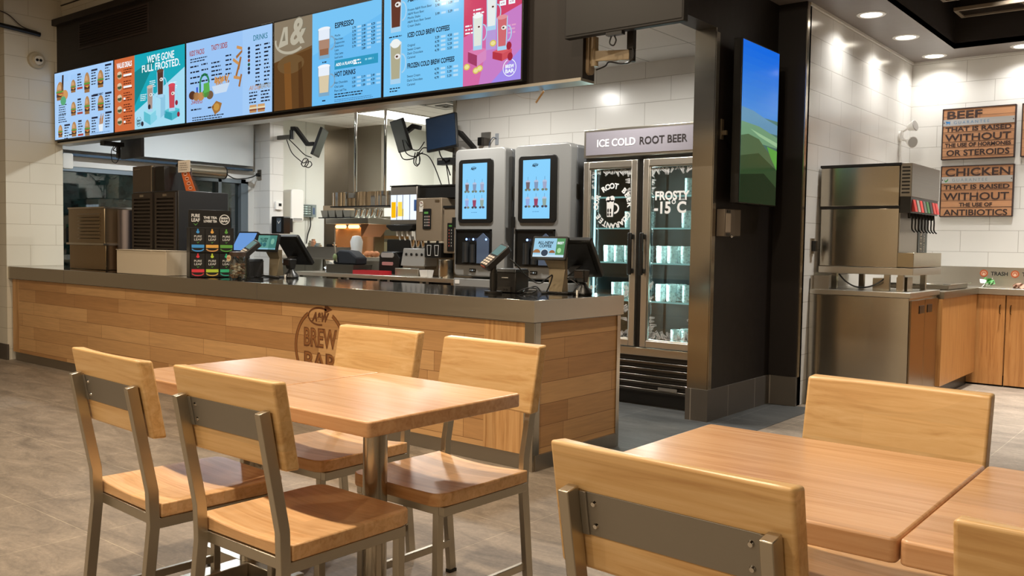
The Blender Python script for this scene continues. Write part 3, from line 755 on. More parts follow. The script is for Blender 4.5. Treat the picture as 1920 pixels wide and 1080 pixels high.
A.poly([(.38, .395), (.63, .385), (.585, .455), (.42, .46)], em('#c9dcf0', 1), 5)
for (u, v, a) in ((.775, .13, .2), (.765, .18, 2.7), (.72, .235, .5), (.765, .25, 1.9), (.74, .30, 2.0), (.735, .36, .2), (.775, .385, 1.9)):
    c, s_ = math.cos(a), math.sin(a); A.poly([(min(.80, u + p * .05 * c - q * .012 * s_), v + p * .05 * s_ + q * .012 * c) for p, q in ((-1, 1), (1, 1), (1, -1), (-1, -1))], FRY2 if a > 1 else FRY, 6)
A.txt('Sweets', .07, .515, .062, RED, 2, shear=.3, fit=.17); A.bars(.07, .555, .19, 1, .03, INK); A.bars(.32, .555, .10, 1, .03, INK)
A.poly([(.37, .56), (.44, .515), (.52, .54), (.49, .60), (.42, .625)], em('#a8763c', .9), 2); A.ell(.445, .565, .04, .03, em('#c99848', .95), 3)
A.txt('All Day', .885, .475, .05, em('#c9822e', .9), 2, shear=.3); A.txt('BREAKFAST', 1.015, .475, .05, em('#9a8a62', .9), 2, fit=.15)
for u in (.89, 1.04): A.bars(u, .49, .12, 4, .025, INK, seed=4); 
for u in (.94, 1.045): A.rect(u - .045, .59, u + .045, .608, em('#c99a68', 1), 2); A.rect(u - .05, .608, u + .05, .622, em('#e3d6b0', 1), 2); A.rect(u - .048, .622, u + .048, .634, em('#8c4a34', .9), 2); A.rect(u - .045, .634, u + .045, .65, em('#b98a5a', 1), 2)
A.bars(.09, .625, .60, 2, .02, INK)
done()

t, A, done = screen(3, 'menu screen with espresso and hot drinks prices beside a brown closeup of frosted glass')
A.rect(0, 0, .45, H, em('#7c5a34', .8), 0)
A.poly([(0, .30), (.45, .24), (.45, H), (0, H)], em('#6e4a26', .75), 1); A.poly([(0, 0), (.45, 0), (.45, .22), (0, .30)], em('#9a8a72', .75), 1)
A.ell(.2, .33, .16, .07, em('#7a5c38', .8), 2); A.poly([(.12, .32), (.20, .31), (.22, H), (.14, H)], em('#8a5a2a', .8), 2); A.poly([(.29, .33), (.33, .32), (.36, H), (.3, H)], em('#5e3c1e', .7), 2)
GL = em('#c5bda8', .85); GS = em('#8f8672', .8)
A.txt('&', .19, .185, .26, GS, 3, bold=.016, shear=.2); A.txt('&', .19, .185, .26, GL, 4, bold=.008, shear=.2); A.poly([(.05, .20), (.115, .05), (.165, .05), (.17, .18)], GL, 4); A.poly([(.10, .15), (.13, .08), (.14, .15)], GS, 5)
A.arc(.20, .15, .19, .105, .020, PI * .95, PI * 1.75, GL, 4)
A.rect(.45, 0, W, H, em('#77c4f5', 1), 0); A.poly([(.45, .3), (W, .1), (W, H), (.45, H)], em('#6bbcf2', 1), 1)
A_mug(A, .585, .335, .14, .215, em('#9a6a4e', .9), em('#eef3fa', 1), 2, False, 1, em('#7fa9c6', 1)); A.rect(.525, .13, .645, .20, em('#e4ecf8', 1), 5); A.rect(.53, .20, .643, .265, em('#b08a74', .95), 5)
A_mug(A, .585, .60, .14, .215, em('#d9c9a8', 1), em('#f2f6fc', 1), 2, False, 1, em('#7fa9c6', 1)); A.rect(.525, .395, .645, .455, em('#e8eff8', 1), 5)
A.bars(.565, .355, .05, 1, .02, INK); A.bars(.565, .628, .05, 1, .02, INK)
A.txt('ESPRESSO', .70, .135, .052, INK, 2, bold=.0012, fit=.20)
for k, n in enumerate(('Mocha', 'Macchiato', 'Cappuccino', 'Americano', 'Latte', 'Chai Latte', 'Iced Latte')): A.txt(n, .70, .195 + k * .0255, .022, INK, 2)
us = (.90, 1.005, 1.105) if False else (.885, .985, 1.08)
prices(A, us, .165, [('3.79', '3.99', '4.29'), ('3.79', '3.99', '4.29'), ('3.29', '3.49', '4.29'), ('2.29', '2.49', '2.89'), ('3.79', '3.99', '4.29'), ('3.79', '4.29', '4.29'), ('', '3.89', '')], .0255, INK)
A.poly([(.70, .36), (W - .03, .36), (W - .03, .425), (.70, .425)], em('#2e98c0', 1), 2); A.txt('ADD A FLAVOUR', .715, .402, .028, WHT, 3, bold=.001); A.bars(.90, .378, .10, 2, .022, WHT, 3); A.bars(1.02, .382, .11, 1, .03, em('#8cd0ea', 1), 3)
A.txt('HOT DRINKS', .70, .475, .048, INK, 2, bold=.0012, fit=.22)
for k, n in enumerate(('Hot Chocolate', 'Chai Latte', 'Pure Leaf Tea')): A.txt(n, .70, .525 + k * .028, .023, INK, 2)
prices(A, us, .51, [('1.99', '2.19', '2.49'), ('3.29', '3.99', '4.29'), ('1.69', '1.89', '1.99')], .028, INK)
A.bars(.70, .595, .30, 2, .018, INK); A.bars(.70, .635, .42, 2, .012, em('#4d86b8', .9))
done()

t, A, done = screen(4, 'rightmost menu screen, root beer and cold brew prices beside a pink lemonade picture')
A.rect(0, 0, .72, H, em('#77c6f6', 1), 0)
A_mug(A, .115, .245, .115, .27, em('#6a3a2c', .85), em('#7c4a38', .85), 2); A_mug(A, .115, .585, .115, .27, em('#b3ae90', .95), em('#dfe4e2', 1), 2); A.ell(.115, .32, .045, .03, em('#eef2f0', 1), 6)
A.bars(.05, .27, .13, 1, .018, INK); A.bars(.06, .61, .11, 2, .018, INK)
A.txt('A&W ROOT BEER', .225, .065, .052, INK, 2, bold=.0014, fit=.33)
for k, n in enumerate(('Frozen A&W Root Beer', 'A&W Root Beer', 'Mocha Shake', 'A&W Root Beer Sweet', 'Cream Shake')): A.txt(n, .225, .125 + k * .026, .022, INK, 2)
prices(A, (.475, .585), .105, [('4.79', '5.29'), ('5.90', '5.09'), ('', ''), ('3.99', '5.29')], .027, INK)
A.txt('ICED COLD BREW COFFEES', .225, .295, .044, INK, 2, bold=.0012, fit=.375)
for k, n in enumerate(('Original', 'Sweet Cream', 'Dark Chocolate', 'Caramel')): A.txt(n, .225, .355 + k * .026, .022, INK, 2)
prices(A, (.475, .585), .335, [('3.29', '4.58'), ('4.79', '5.29'), ('4.79', '5.29'), ('4.79', '5.29')], .027, INK)
A.txt('FROZEN COLD BREW COFFEES', .225, .495, .044, INK, 2, bold=.0012, fit=.42)
for k, n in enumerate(('Sweet Cream', 'Dark Chocolate', 'Caramel')): A.txt(n, .225, .555 + k * .027, .022, INK, 2)
prices(A, (.475, .585), .535, [('4.79', '5.29'), ('4.79', '5.29'), ('4.79', '5.29')], .027, INK)
A.rect(.72, 0, W, H, em('#cf4468', 1), 0)
A.poly([(.72, .36), (W, .22), (W, H), (.72, H)], em('#c77ec6', 1), 1); A.poly([(.95, H), (W, .48), (W, H)], em('#a08ae8', 1), 2); A.poly([(.72, .36), (.95, .29), (.85, H), (.72, H)], em('#d46aa4', 1), 2)
A.txt('Try our NEW drinks,', .955, .095, .04, WHT, 3, 'CENTER', bold=.001); A.txt('here only for summer', .955, .135, .04, WHT, 3, 'CENTER', bold=.001)
A_block(A, .835, .46, .075, .075, em('#a03c64', 1), em('#d68ac0', 1), em('#dc7eb0', 1), 3); A.rect(.905, .345, .985, .46, em('#b79ad8', 1), 3); A_block(A, 1.035, .48, .075, .05, em('#b43444', 1), em('#d0505a', 1), em('#d85c64', 1), 3)
A_mug(A, .84, .45, .085, .21, em('#e0e6dc', 1), em('#f2f6f6', 1), 6); A_mug(A, .95, .345, .085, .21, em('#e6ecea', 1), em('#f4f8f8', 1), 6); A_mug(A, 1.035, .475, .085, .20, em('#d06a70', 1), em('#e0949a', 1), 6)
for u, v in ((.755, .545), (.83, .575), (.86, .565), (.965, .425)): A.ell(u, v, .026, .02, em('#d8c25a', 1), 8); A.ell(u, v, .018, .013, em('#ece09a', 1), 9)
for u, v in ((1.09, .455), (1.10, .52)): A.ell(u, v, .02, .024, em('#a8283c', .9), 8)
A.bars(.80, .20, .09, 3, .022, WHT, 3); A.bars(.735, .29, .07, 3, .022, WHT, 3); A.bars(1.08, .33, .07, 3, .022, em('#dfa0c8', 1), 3)
for u, n in ((1.01, 'Small'), (1.08, 'Regular')): A.txt(n, u + .022, .165, .018, WHT, 3, 'CENTER'); A.rect(u, .18, u + .05, .21, WHT, 3); A.txt('4.99', u + .025, .202, .018, em('#b04466', .9), 4, 'CENTER')
A_badge(A, 1.095, .585, .052, WHT, 4)
done()

# ------------------------------------------------------------------ blue sky screen on the pillar
t = thing('wall_screen', 'upright screen with blue sky over green hills on the dark pillar wall', 'screen', (-2.76, 6.2, 1.53))
O = (-2.76, 6.2, 1.53)
m = MB(O); m.box(-2.785, -2.722, 5.862, 6.508, 1.530, 2.668); m.build('bezel', M_BLACK, t, bevel=.003)
d = MB(O); mats = []; A = Art(d, '+X', (-2.721, 5.872, 2.660), mats); A.lv = .0004; W2, H2 = .626, 1.122
def bands(v0, v1, n, c0, c1):
    a, b = lin(c0), lin(c1)
    for k in range(n):
        f = (k + .5) / n; c = [x + (y - x) * f for x, y in zip(a, b)]
        hx = '#' + ''.join('%02x' % round(255 * (1.055 * x ** (1 / 2.4) - .055 if x > .0031308 else 12.92 * x)) for x in c[:3])
        A.rect(0, v0 + (v1 - v0) * k / n, W2, v0 + (v1 - v0) * (k + 1) / n, em(hx, 1), 0)
bands(0, .50, 10, '#1568e0', '#3f86d4'); bands(.50, H2, 10, '#4d7a72', '#16240f')
A.poly([(0, .46), (.2, .47), (.45, .51), (W2, .53), (W2, .60), (0, .60)], em('#5d8fb0', 1), 1)
A.poly([(0, .56), (.3, .57), (W2, .62), (W2, .70), (0, .68)], em('#6f9c78', .9), 2); A.poly([(.15, .60), (W2, .66), (W2, .69), (.3, .64)], em('#93ba90', 1), 3)
A.poly([(0, .66), (.12, .64), (.30, .66), (.42, .72), (W2, .80), (W2, H2), (0, H2)], em('#55734e', .7), 3); A.poly([(0, .80), (.3, .76), (W2, .86), (W2, H2), (0, H2)], em('#3d5a36', .6), 4)
A.poly([(.44, .70), (W2, .72), (W2, .86), (.52, .78)], em('#5aa544', .9), 5); A.poly([(0, .93), (.4, .90), (W2, .99), (W2, H2), (0, H2)], em('#2c4228', .45), 5)
d.build('display', mats, t, flat=True)
m = MB(O); m.box(-2.84, -2.785, 6.02, 6.36, 1.85, 2.35); m.build('wall_bracket', M_BLACK_M, t)

# screen on the swing arm at the bulkhead end
t = thing('hanging_television', 'black switched off television above the swing arm at the bulkhead end', 'television', (-2.58, 4.14, 2.4))
O = (-2.58, 4.14, 2.4); m = MB(O); m.box(-2.972, -2.232, 4.115, 4.16, 2.362, 2.83); m.build('housing', pl('#14110f', .6), t, bevel=.004)
m = MB(O); m.box(-2.962, -2.242, 4.1115, 4.115, 2.378, 2.82); m.build('panel', pl('#15120f', .4), t)
m = MB(O); m.box(-2.70, -2.60, 4.115, 4.15, 2.345, 2.362); m.build('sensor', M_BLACK, t)
m = MB(O); m.tube([(-2.68, 4.14, 2.345), (-2.69, 4.14, 2.31), (-2.665, 4.14, 2.295), (-2.65, 4.14, 2.32), (-2.66, 4.14, 2.345)], .004); m.build('cable_loop', M_BLACK, t)
t = thing('television_arm', 'tan swing arm bracket on the bulkhead end, carrying the switched off television', 'wall bracket', (-2.93, 4.31, 2.2))
O = (-2.93, 4.31, 2.2); TAN = pl('#9d8d72', .4)
m = MB(O); m.rrect('+X', (-2.94, 4.31, 2.31), -.03, -.12, .03, .14, .028, 0, .02); m.build('wall_plate', pl('#8b7a62', .45), t)
m = MB(O); m.box(-2.92, -2.885, 4.295, 4.325, 2.25, 2.40); m.cyl((-2.90, 4.31, 2.235), (-2.90, 4.31, 2.335), .022); m.build('pivot', TAN, t)
m = MB(O); m.hull([(-2.90, 4.295, 2.262), (-2.90, 4.325, 2.262), (-2.90, 4.325, 2.322), (-2.90, 4.295, 2.322)], [(-2.635, 4.25, 2.235), (-2.635, 4.28, 2.235), (-2.635, 4.28, 2.29), (-2.635, 4.25, 2.29)]); m.build('arm', TAN, t, bevel=.004)
m = MB(O); m.cyl((-2.622, 4.265, 2.225), (-2.622, 4.265, 2.30), .018); m.box(-2.64, -2.60, 4.235, 4.265, 2.29, 2.50); m.box(-2.68, -2.56, 4.16, 4.236, 2.41, 2.49); m.build('mount', M_BLACK_M, t)
m = MB(O); m.tube([(-2.90, 4.33, 2.22), (-2.84, 4.33, 2.235), (-2.80, 4.31, 2.25), (-2.70, 4.28, 2.225), (-2.62, 4.24, 2.22), (-2.60, 4.24, 2.26), (-2.62, 4.24, 2.33)], .0045); m.build('cable', M_BLACK, t)
# ------------------------------------------------------------------ things standing on the counter, left end
ZC = .924
def rot_frame(a):      # panel frame turned about Z, facing -Y when a = 0
    return (Vector((math.cos(a), math.sin(a), 0)), Vector((0, 0, 1)), Vector((math.sin(a), -math.cos(a), 0)))

t = thing('ice_machine', 'squat bronze steel machine with side vents at the left end of the counter', 'kitchen machine', (-8.3, 4.13, ZC))
O = (-8.3, 4.13, ZC); BRZ = steel('bronze_steel', '#a3937a', .35, 'X')
m = MB(O); m.box(-8.64, -7.95, 4.0, 4.27, 1.165, 1.485); m.build('hood', BRZ, t, bevel=.006)
m = MB(O); m.box(-8.655, -7.94, 3.985, 4.285, 1.150, 1.168); m.box(-8.645, -7.945, 3.995, 4.275, 1.483, 1.497); m.build('trim_band', M_STEEL, t)
m = MB(O); m.box(-8.64, -7.95, 4.01, 4.27, ZC, 1.150); m.build('body', steel('tarnished_steel', '#a08c70', .22, 'Z'), t, bevel=.004)
m = MB(O)
for k in range(8): m.hull([(-8.44, 3.998, 1.20 + k * .032), (-8.02, 3.998, 1.20 + k * .032), (-8.02, 3.998, 1.214 + k * .032), (-8.44, 3.998, 1.214 + k * .032)],
                          [(-8.44, 3.985, 1.197 + k * .032), (-8.02, 3.985, 1.197 + k * .032), (-8.02, 3.985, 1.204 + k * .032), (-8.44, 3.985, 1.204 + k * .032)])
m.build('louvre', BRZ, t)
m = MB(O); m.cyl((-7.86, 4.17, ZC + .002), (-7.86, 4.17, 1.47), .085, n=32); m.build('drum', steel('drum_steel', '#9a96a0', .3, 'X'), t)
t = thing('wire_rack', 'thin black wire rack between the bronze machine and the white carton', 'rack', (-7.7, 4.30, ZC))
m = MB((-7.7, 4.30, ZC))
for y in (4.29, 4.38):
    m.tube([(-7.86, y, ZC), (-7.86, y, 1.14), (-7.72, y, 1.10), (-7.56, y, 1.13), (-7.56, y, ZC)], .005, smooth=False)
for x, z in ((-7.86, 1.14), (-7.72, 1.10), (-7.56, 1.13), (-7.86, ZC + .05), (-7.56, ZC + .05)): m.cyl((x, 4.29, z), (x, 4.38, z), .004, n=8)
m.build('wire_frame', M_BLACK, t)

t = thing('frozen_drink_machine', 'tall black machine with two columns of vent slots on its back', 'kitchen machine', (-7.12, 4.25, ZC))
O = (-7.12, 4.25, ZC); BRN = pl('#2a231d', .45)
m = MB(O); m.box(-7.485, -6.765, 4.02, 4.49, ZC, 1.615); m.build('housing', pl('#171411', .4), t, bevel=.006)
for a, b in ((-7.475, -7.145), (-7.105, -6.778)):
    m = MB(O)
    m.box(a, b, 4.005, 4.02, .94, .965); m.box(a, b, 4.005, 4.02, 1.555, 1.60); m.box(a, a + .03, 4.005, 4.02, .965, 1.555); m.box(b - .03, b, 4.005, 4.02, .965, 1.555)
    for k in range(19):
        z = .975 + k * .0305; m.hull([(a + .03, 4.02, z + .014), (b - .03, 4.02, z + .014), (b - .03, 4.02, z + .024), (a + .03, 4.02, z + .024)], [(a + .03, 4.004, z), (b - .03, 4.004, z), (b - .03, 4.004, z + .008), (a + .03, 4.004, z + .008)])
    g = m.build('vent_grille', BRN, t)
    m = MB(O); m.box((a + b) / 2 - .028, (a + b) / 2 + .028, 4.000, 4.005, 1.568, 1.588); m.build('badge', M_STEEL, g)
t = thing('iced_tea_brewer', 'dark square box standing on top of the black vented machine', 'kitchen machine', (-7.4, 4.2, 1.616))
O = (-7.4, 4.2, 1.616)
m = MB(O); m.box(-7.60, -7.275, 4.08, 4.36, 1.616, 1.845); m.build('housing', pl('#3d342b', .35), t, bevel=.004)
m = MB(O); m.box(-7.283, -7.268, 4.074, 4.09, 1.62, 1.842); m.build('corner_trim', M_CHROME, t)
m = MB(O); m.box(-7.262, -7.115, 4.10, 4.36, 1.62, 1.835); m.build('side_tank', M_BLACK, t, bevel=.004)
m = MB(O); m.rrect('-Y', (-7.59, 4.079, 1.81), .02, 0, .12, .012, .004, 0, .002); m.build('name_strip', M_STEEL_DK, t)
t = thing('leaflet_holder', 'clear holder with a slanted orange leaflet and white card on the vented machine', 'sign', (-7.02, 4.3, 1.616))
O = (-7.02, 4.3, 1.616)
m = MB(O); m.face([(-7.09, 4.24, 1.617), (-6.80, 4.24, 1.617), (-6.93, 4.24, 1.80), (-7.09, 4.24, 1.80)]); m.face([(-7.09, 4.24, 1.617), (-6.80, 4.24, 1.617), (-6.80, 4.38, 1.617), (-7.09, 4.38, 1.617)]); m.build('clear_stand', thin_glass('clear_acrylic'), t)
mats = [pl('#c8622c', .6)]
m = MB(O); m.hull([(-6.99, 4.228, 1.622), (-6.845, 4.228, 1.622), (-6.955, 4.228, 1.795), (-7.07, 4.228, 1.795)], [(-6.99, 4.231, 1.622), (-6.845, 4.231, 1.622), (-6.955, 4.231, 1.795), (-7.07, 4.231, 1.795)])
A = Art(m, '-Y', (-7.02, 4.2275, 1.78), mats); A.lv = .0008; W_, K_ = pl('#efe4d6', .6), pl('#40261a', .6)
for k in range(4):
    u = .005 + k * .026; v = .01 + k * .040; A.arc(u + .015, v, .028, .014, .004, 0, 2 * PI, W_, 1); A.ell(u + .005, v, .007, .006, K_, 1); A.ell(u + .025, v, .007, .006, K_, 1)
m.build('leaflet', mats, t, flat=True)
mats = [pl('#cdc4b8', .6)]
m = MB(O); m.rrect('-Y', (-7.10, 4.222, 1.785), 0, 0, .185, .10, .006, 0, .003); A = Art(m, '-Y', (-7.10, 4.2185, 1.885), mats); A.bars(.02, .02, .14, 4, .018, pl('#8d857c', .6), 1); m.build('card', mats, t, flat=True)

t = thing('carton', 'plain cream carton on the counter in front of the vented machine', 'box', (-6.94, 3.87, ZC))
O = (-6.94, 3.87, ZC)
m = MB(O); m.box(-7.345, -6.57, 3.80, 3.98, ZC, 1.118); m.build('box_body', pl('#b9ac97', .7), t, bevel=.003)
m = MB(O); m.box(-7.35, -6.80, 3.795, 3.985, 1.119, 1.123); m.box(-6.79, -6.565, 3.795, 3.985, 1.119, 1.123); m.build('flap', pl('#c2b6a2', .7), t)

# tea display with six drawers, turned towards the dining room
t = thing('tea_display', 'black tea display box with six drawers marked in bright colours', 'display box', (-6.30, 4.02, ZC), math.radians(66))
m = MB(); m.box(-.165, .165, -.08, .10, 0, .385); m.box(-.16, .16, .02, .04, .385, .525); m.build('case', M_BLACK, t, bevel=.002)
mats = [M_BLACK]; TXW = pl('#d9d6d0', .6)
m = MB(); A = Art(m, '-Y', (-.158, .0195, .522), mats); A.lv = .0005; A.rect(0, 0, .316, .136, M_BLACK, 0)
A.txt('PURE', .018, .056, .036, TXW, 1, bold=.001, fit=.062); A.txt('LEAF', .018, .090, .036, TXW, 1, bold=.001, fit=.062); A.poly([(.03, .10), (.05, .112), (.072, .096), (.05, .122)], pl('#4e8a3c', .6), 1)
A.txt('THE TEA', .16, .066, .026, TXW, 1, 'CENTER', bold=.001); A.txt("LOVERS' TEA", .16, .094, .026, TXW, 1, 'CENTER', bold=.001, fit=.10)
A.arc(.268, .07, .040, .040, .006, 0, 2 * PI, TXW, 1); A.txt('BREW', .268, .067, .022, TXW, 1, 'CENTER', bold=.001, fit=.055); A.txt('BAR', .268, .090, .022, TXW, 1, 'CENTER', bold=.001, fit=.055)
m.build('header', mats, t, flat=True)
cols = (('#3d8fd0', '#3d8fd0'), ('#d8a04a', '#c98e52'), ('#5c9a3c', '#4f8a38'), ('#d0303c', '#b8303c'), ('#b4c838', '#c09a4c'), ('#2fa876', '#2c8f7a'))
for k, (c1, c2) in enumerate(cols):
    x = -.158 + (k % 3) * .106; z1 = .378 if k < 3 else .188
    m = MB(); m.box(x, x + .102, -.094, -.081, z1 - .184, z1 - .004); mats = [pl('#191715', .4)]
    A = Art(m, '-Y', (x, -.0945, z1 - .004), mats); A.lv = .0006; c = pl(c1, .5)
    A.ell(.051, .024, .012, .011, c, 1); A.rect(.046, .0, .056, .016, c, 1)
    A.txt('PURE', .022, .066, .024, TXW, 1, fit=.056); A.txt('LEAF', .022, .090, .024, TXW, 1, fit=.056); A.poly([(.04, .098), (.051, .104), (.064, .095), (.051, .112)], pl('#4e8a3c', .6), 1)
    A.rect(.005, .122, .098, .146, c, 1); A.ell(.051, .154, .046, .022, pl(c2, .5), 1, a0=PI, a1=2 * PI); A.ell(.051, .154, .036, .012, mats[0], 2, a0=PI, a1=2 * PI)
    m.build('drawer', mats, t, flat=True)

def mug_shape(m, c, z, r, h, n=16, mi=0):
    m.lathe([(r * .86, z), (r * .90, z + .006), (r, z + h), (r * .93, z + h), (r * .84, z + .014), (.002, z + .012)], c, n, mi)
t = thing('candy_jar', 'clear jar of small wrapped pieces beside the tea display', 'jar', (-5.83, 3.95, ZC))
O = (-5.83, 3.95, ZC); c = (-5.83, 3.95)
m = MB(O); m.lathe([(.058, ZC), (.062, ZC + .01), (.062, ZC + .15), (.055, ZC + .17)], c, 24); m.build('glass', thin_glass('jar_glass', '#eef3f0', .10), t)
m = MB(O); m.lathe([(.060, ZC + .171), (.060, ZC + .20), (.05, ZC + .206)], c, 24); m.build('lid', pl('#3a2c22', .4), t)
m = MB(O); rr = random.Random(5); mats = [pl(h, .4) for h in ('#a87a58', '#c9b59a', '#7d5a48', '#d8cfc0')]
for k in range(70):
    a = rr.uniform(0, 2 * PI); q = .045 * math.sqrt(rr.random()); z = ZC + .012 + rr.uniform(0, .105)
    m.ball((c[0] + q * math.cos(a), c[1] + q * math.sin(a), z), .011, 1.3, 1, .7, k % 4, 8)
o = m.build('sweets', mats, t); o['kind'] = 'stuff'
m = MB(O); mats = [pl('#c9b48c', .6)]; m.rrect('-Y', (c[0] - .02, 3.886, ZC + .135), -.022, 0, .03, .045, .02, 0, .003); A = Art(m, '-Y', (c[0] - .035, 3.8825, ZC + .17), mats); A.ell(.008, .012, .006, .006, pl('#b8442c', .6), 1); A.ell(.026, .012, .006, .006, pl('#b8442c', .6), 1)
m.build('tag', mats, t, flat=True)

# point of sale stations: built at the origin, facing -Y, then copied
def tilted_panel(m, cx, cy, z0, w, h, th, tilt, mi=0, yaw=0):
    """slab leaning back by tilt, its lower front edge at (cx, cy, z0)"""
    ux = Vector((math.cos(yaw), math.sin(yaw), 0)); bk = Vector((-math.sin(yaw), math.cos(yaw), 0))
    up = Vector((0, 0, math.cos(tilt))) + bk * math.sin(tilt); n = ux.cross(up)
    o = Vector((cx, cy, z0)); return (ux, up, n), o
GRN = '#5e9a64'
def make_pos(lab, loc, rz, art):
    t = thing('till_terminal', lab, 'till', loc, rz, 'till terminals on the counter')
    # upright stand
    m = MB(); m.hull([(-.045, -.02, .0), (.045, -.02, .0), (.045, .06, .0), (-.045, .06, .0)], [(-.06, .0, .15), (.055, .0, .15), (.055, .03, .15), (-.06, .03, .15)])
    m.hull([(-.06, .0, .15), (.055, .0, .15), (.055, .03, .15), (-.06, .03, .15)], [(-.095, -.02, .22), (.055, -.02, .22), (.055, .03, .22), (-.095, .03, .22)])
    m.build('stand', pl('#8d8068', .35, .4), t, bevel=.002)
    m = MB(); m.box(-.09, .10, -.04, .16, 0, .012); m.build('base', M_BLACK, t, bevel=.003)
    # customer display
    fr, o = tilted_panel(None, -.03, -.07, .205, .25, .17, .02, math.radians(14))
    m = MB(); m.rrect(fr, o, -.122, 0, .122, .145, .010, -.022, 0); cd = m.build('customer_display', M_BLACK, t, bevel=.002)
    m = MB(); mats = []; A = Art(m, fr, o + fr[0] * -.108 + fr[1] * .132 + fr[2] * .001, mats); A.lv = .0005; art(A, .216, .116); m.build('display_glass', mats, cd, flat=True)
    # clerk monitor leaning away behind it
    bk = (Vector((-1, 0, 0)), Vector((0, -math.sin(math.radians(38)), math.cos(math.radians(38)))), Vector((0, math.cos(math.radians(38)), math.sin(math.radians(38)))))
    B0 = (.06, .26, .115)
    m = MB(); m.rrect(bk, B0, -.13, 0, .12, .29, .012, -.03, .0); mon = m.build('clerk_monitor', M_BLACK, t, bevel=.003)
    m = MB(); m.rrect(bk, B0, -.115, .02, .105, .275, .004, .0, .002); m.build('monitor_glass', pl('#23282b', .1), mon)
    m = MB(); m.rrect(bk, B0, -.10, .03, .09, .26, .004, -.036, -.03); m.build('monitor_rear', pl('#0c0b0a', .5), mon)
    m = MB(); m.hull([(.0, .02, .10), (.045, .02, .10), (.045, .05, .10), (.0, .05, .10)], [(.02, .15, .17), (.08, .15, .17), (.08, .18, .17), (.02, .18, .17)]); m.build('monitor_neck', M_BLACK_M, t)
    return t
def art_coffee(A, w, h):
    A.rect(0, 0, w, h, em('#9fd0ea', .95), 0); A.rect(0, h - .014, w, h, em('#c8e2f2', 1), 1); A.rect(w * .73, 0, w, h - .014, em('#5d9a62', .9), 1)
    A.txt('ALL-NEW', w * .38, .036, .025, em('#2b3648', .4), 2, 'CENTER', bold=.0006); A.txt('COFFEE', w * .38, .057, .025, em('#2b3648', .4), 2, 'CENTER', bold=.0006)
    A.txt('BEST', w * .86, .036, .021, WHT, 2, 'CENTER', bold=.0006); A.ell(w * .84, .075, .014, .016, em('#a8d8a0', 1), 2)
    for u, r, c in ((.12, .026, '#a8764c'), (.38, .024, '#3a4658'), (.62, .021, '#a06a42')): A.ell(w * u, h - .025, r, r * .85, em(c, .9), 2, a0=0, a1=PI if u != .38 else 2 * PI)
    A.arc(w * .38, h - .025, .028, .024, .003, 0, 2 * PI, em('#dfe8ee', 1), 3)
def art_green(A, w, h):
    A.rect(0, 0, w, h, em('#69a698', .8), 0); A.rect(0, h - .012, w, h, em('#8fc4d8', .9), 1); A.rect(w * .62, 0, w, h, em('#4f8f84', .75), 1)
    A.txt('ALL-NEW', w * .33, .036, .021, em('#1d4a4a', .5), 2, 'CENTER', bold=.0006); A.txt('COFFEE', w * .33, .055, .021, em('#1d4a4a', .5), 2, 'CENTER', bold=.0006)
    for u in (.2, .4): A.ell(w * u, h - .04, .02, .018, em('#3d7a80', .7), 2)
    A.ell(w * .8, .05, .02, .024, em('#86c0a8', .8), 2)
make_pos('till terminal with a bright coffee advert screen, at the counter corner', (-3.215, 4.42, ZC), math.radians(6), art_coffee)
make_pos('till terminal with a green advert screen, beside the tea display', (-6.02, 4.42, ZC), math.radians(6), art_green)
t = thing('tablet_display', 'tilted blue tablet screen behind the tea display', 'tablet', (-6.50, 4.50, ZC))
O = (-6.50, 4.5, ZC); fr, o = tilted_panel(None, -6.50, 4.42, 1.12, .3, .2, .02, math.radians(28), yaw=math.radians(-4))
m = MB(O); m.rrect(fr, o, -.15, 0, .15, .19, .01, -.02, 0); m.build('frame', M_BLACK, t)
m = MB(O); m.rrect(fr, o, -.137, .013, .137, .177, .004, 0, .002); m.build('glass', em('#6f9fe0', .9), t)
m = MB(O); m.cyl((-6.5, 4.5, ZC), (-6.5, 4.5, ZC + .015), .07); m.cyl((-6.5, 4.5, ZC + .015), (-6.5, 4.5, 1.16), .018); m.build('stand', M_BLACK_M, t)

def make_pinpad(lab, loc, rz):
    t = thing('card_terminal', lab, 'card reader', loc, rz, 'card readers on the counter')
    m = MB(); m.cyl((0, 0, 0), (0, 0, .014), .055, n=24); m.cyl((0, 0, .014), (0, 0, .14), .020, n=20); m.cyl((0, 0, .03), (0, 0, .12), .023, n=20); m.cyl((0, 0, .14), (0, 0, .175), .016); m.build('post', M_BLACK, t)
    rt, fw, zz = Vector((.778, .628, 0)), Vector((-.627, .777, 0)), Vector((0, 0, 1))
    up = (rt * .62 + fw * .30 + zz * .58).normalized(); n = (-rt * .42 - fw * .5 + zz * .75); n = (n - up * n.dot(up)).normalized(); ux = up.cross(n)
    fr = (ux, up, n); o = Vector((-.03, -.02, .170))
    m = MB(); m.rrect(fr, o, -.042, -.03, .042, .165, .014, -.02, .022); b = m.build('reader_body', pl('#2b2826', .35), t, bevel=.004)
    m = MB(); m.rrect(fr, o, -.032, .07, .032, .15, .004, .022, .024); m.build('reader_screen', em('#8fb3ad', .55), b)
    m = MB()
    for r in range(4):
        for c in range(3): m.rrect(fr, o, -.030 + c * .021, -.02 + r * .020, -.013 + c * .021, -.006 + r * .020, .003, .022, .026)
    m.build('keypad', pl('#c3b9ac', .5), b)
    m = MB(); m.rrect(fr, o, -.02, -.034, .02, -.024, .003, .005, .02); m.build('card_slot', pl('#8a3c20', .5), b)
    return t
make_pinpad('card reader on a black post, lit grey screen, at the counter corner', (-3.45, 4.10, ZC), 0)
make_pinpad('card reader on a black post beside the candy jar', (-5.92, 4.09, ZC), math.radians(8))
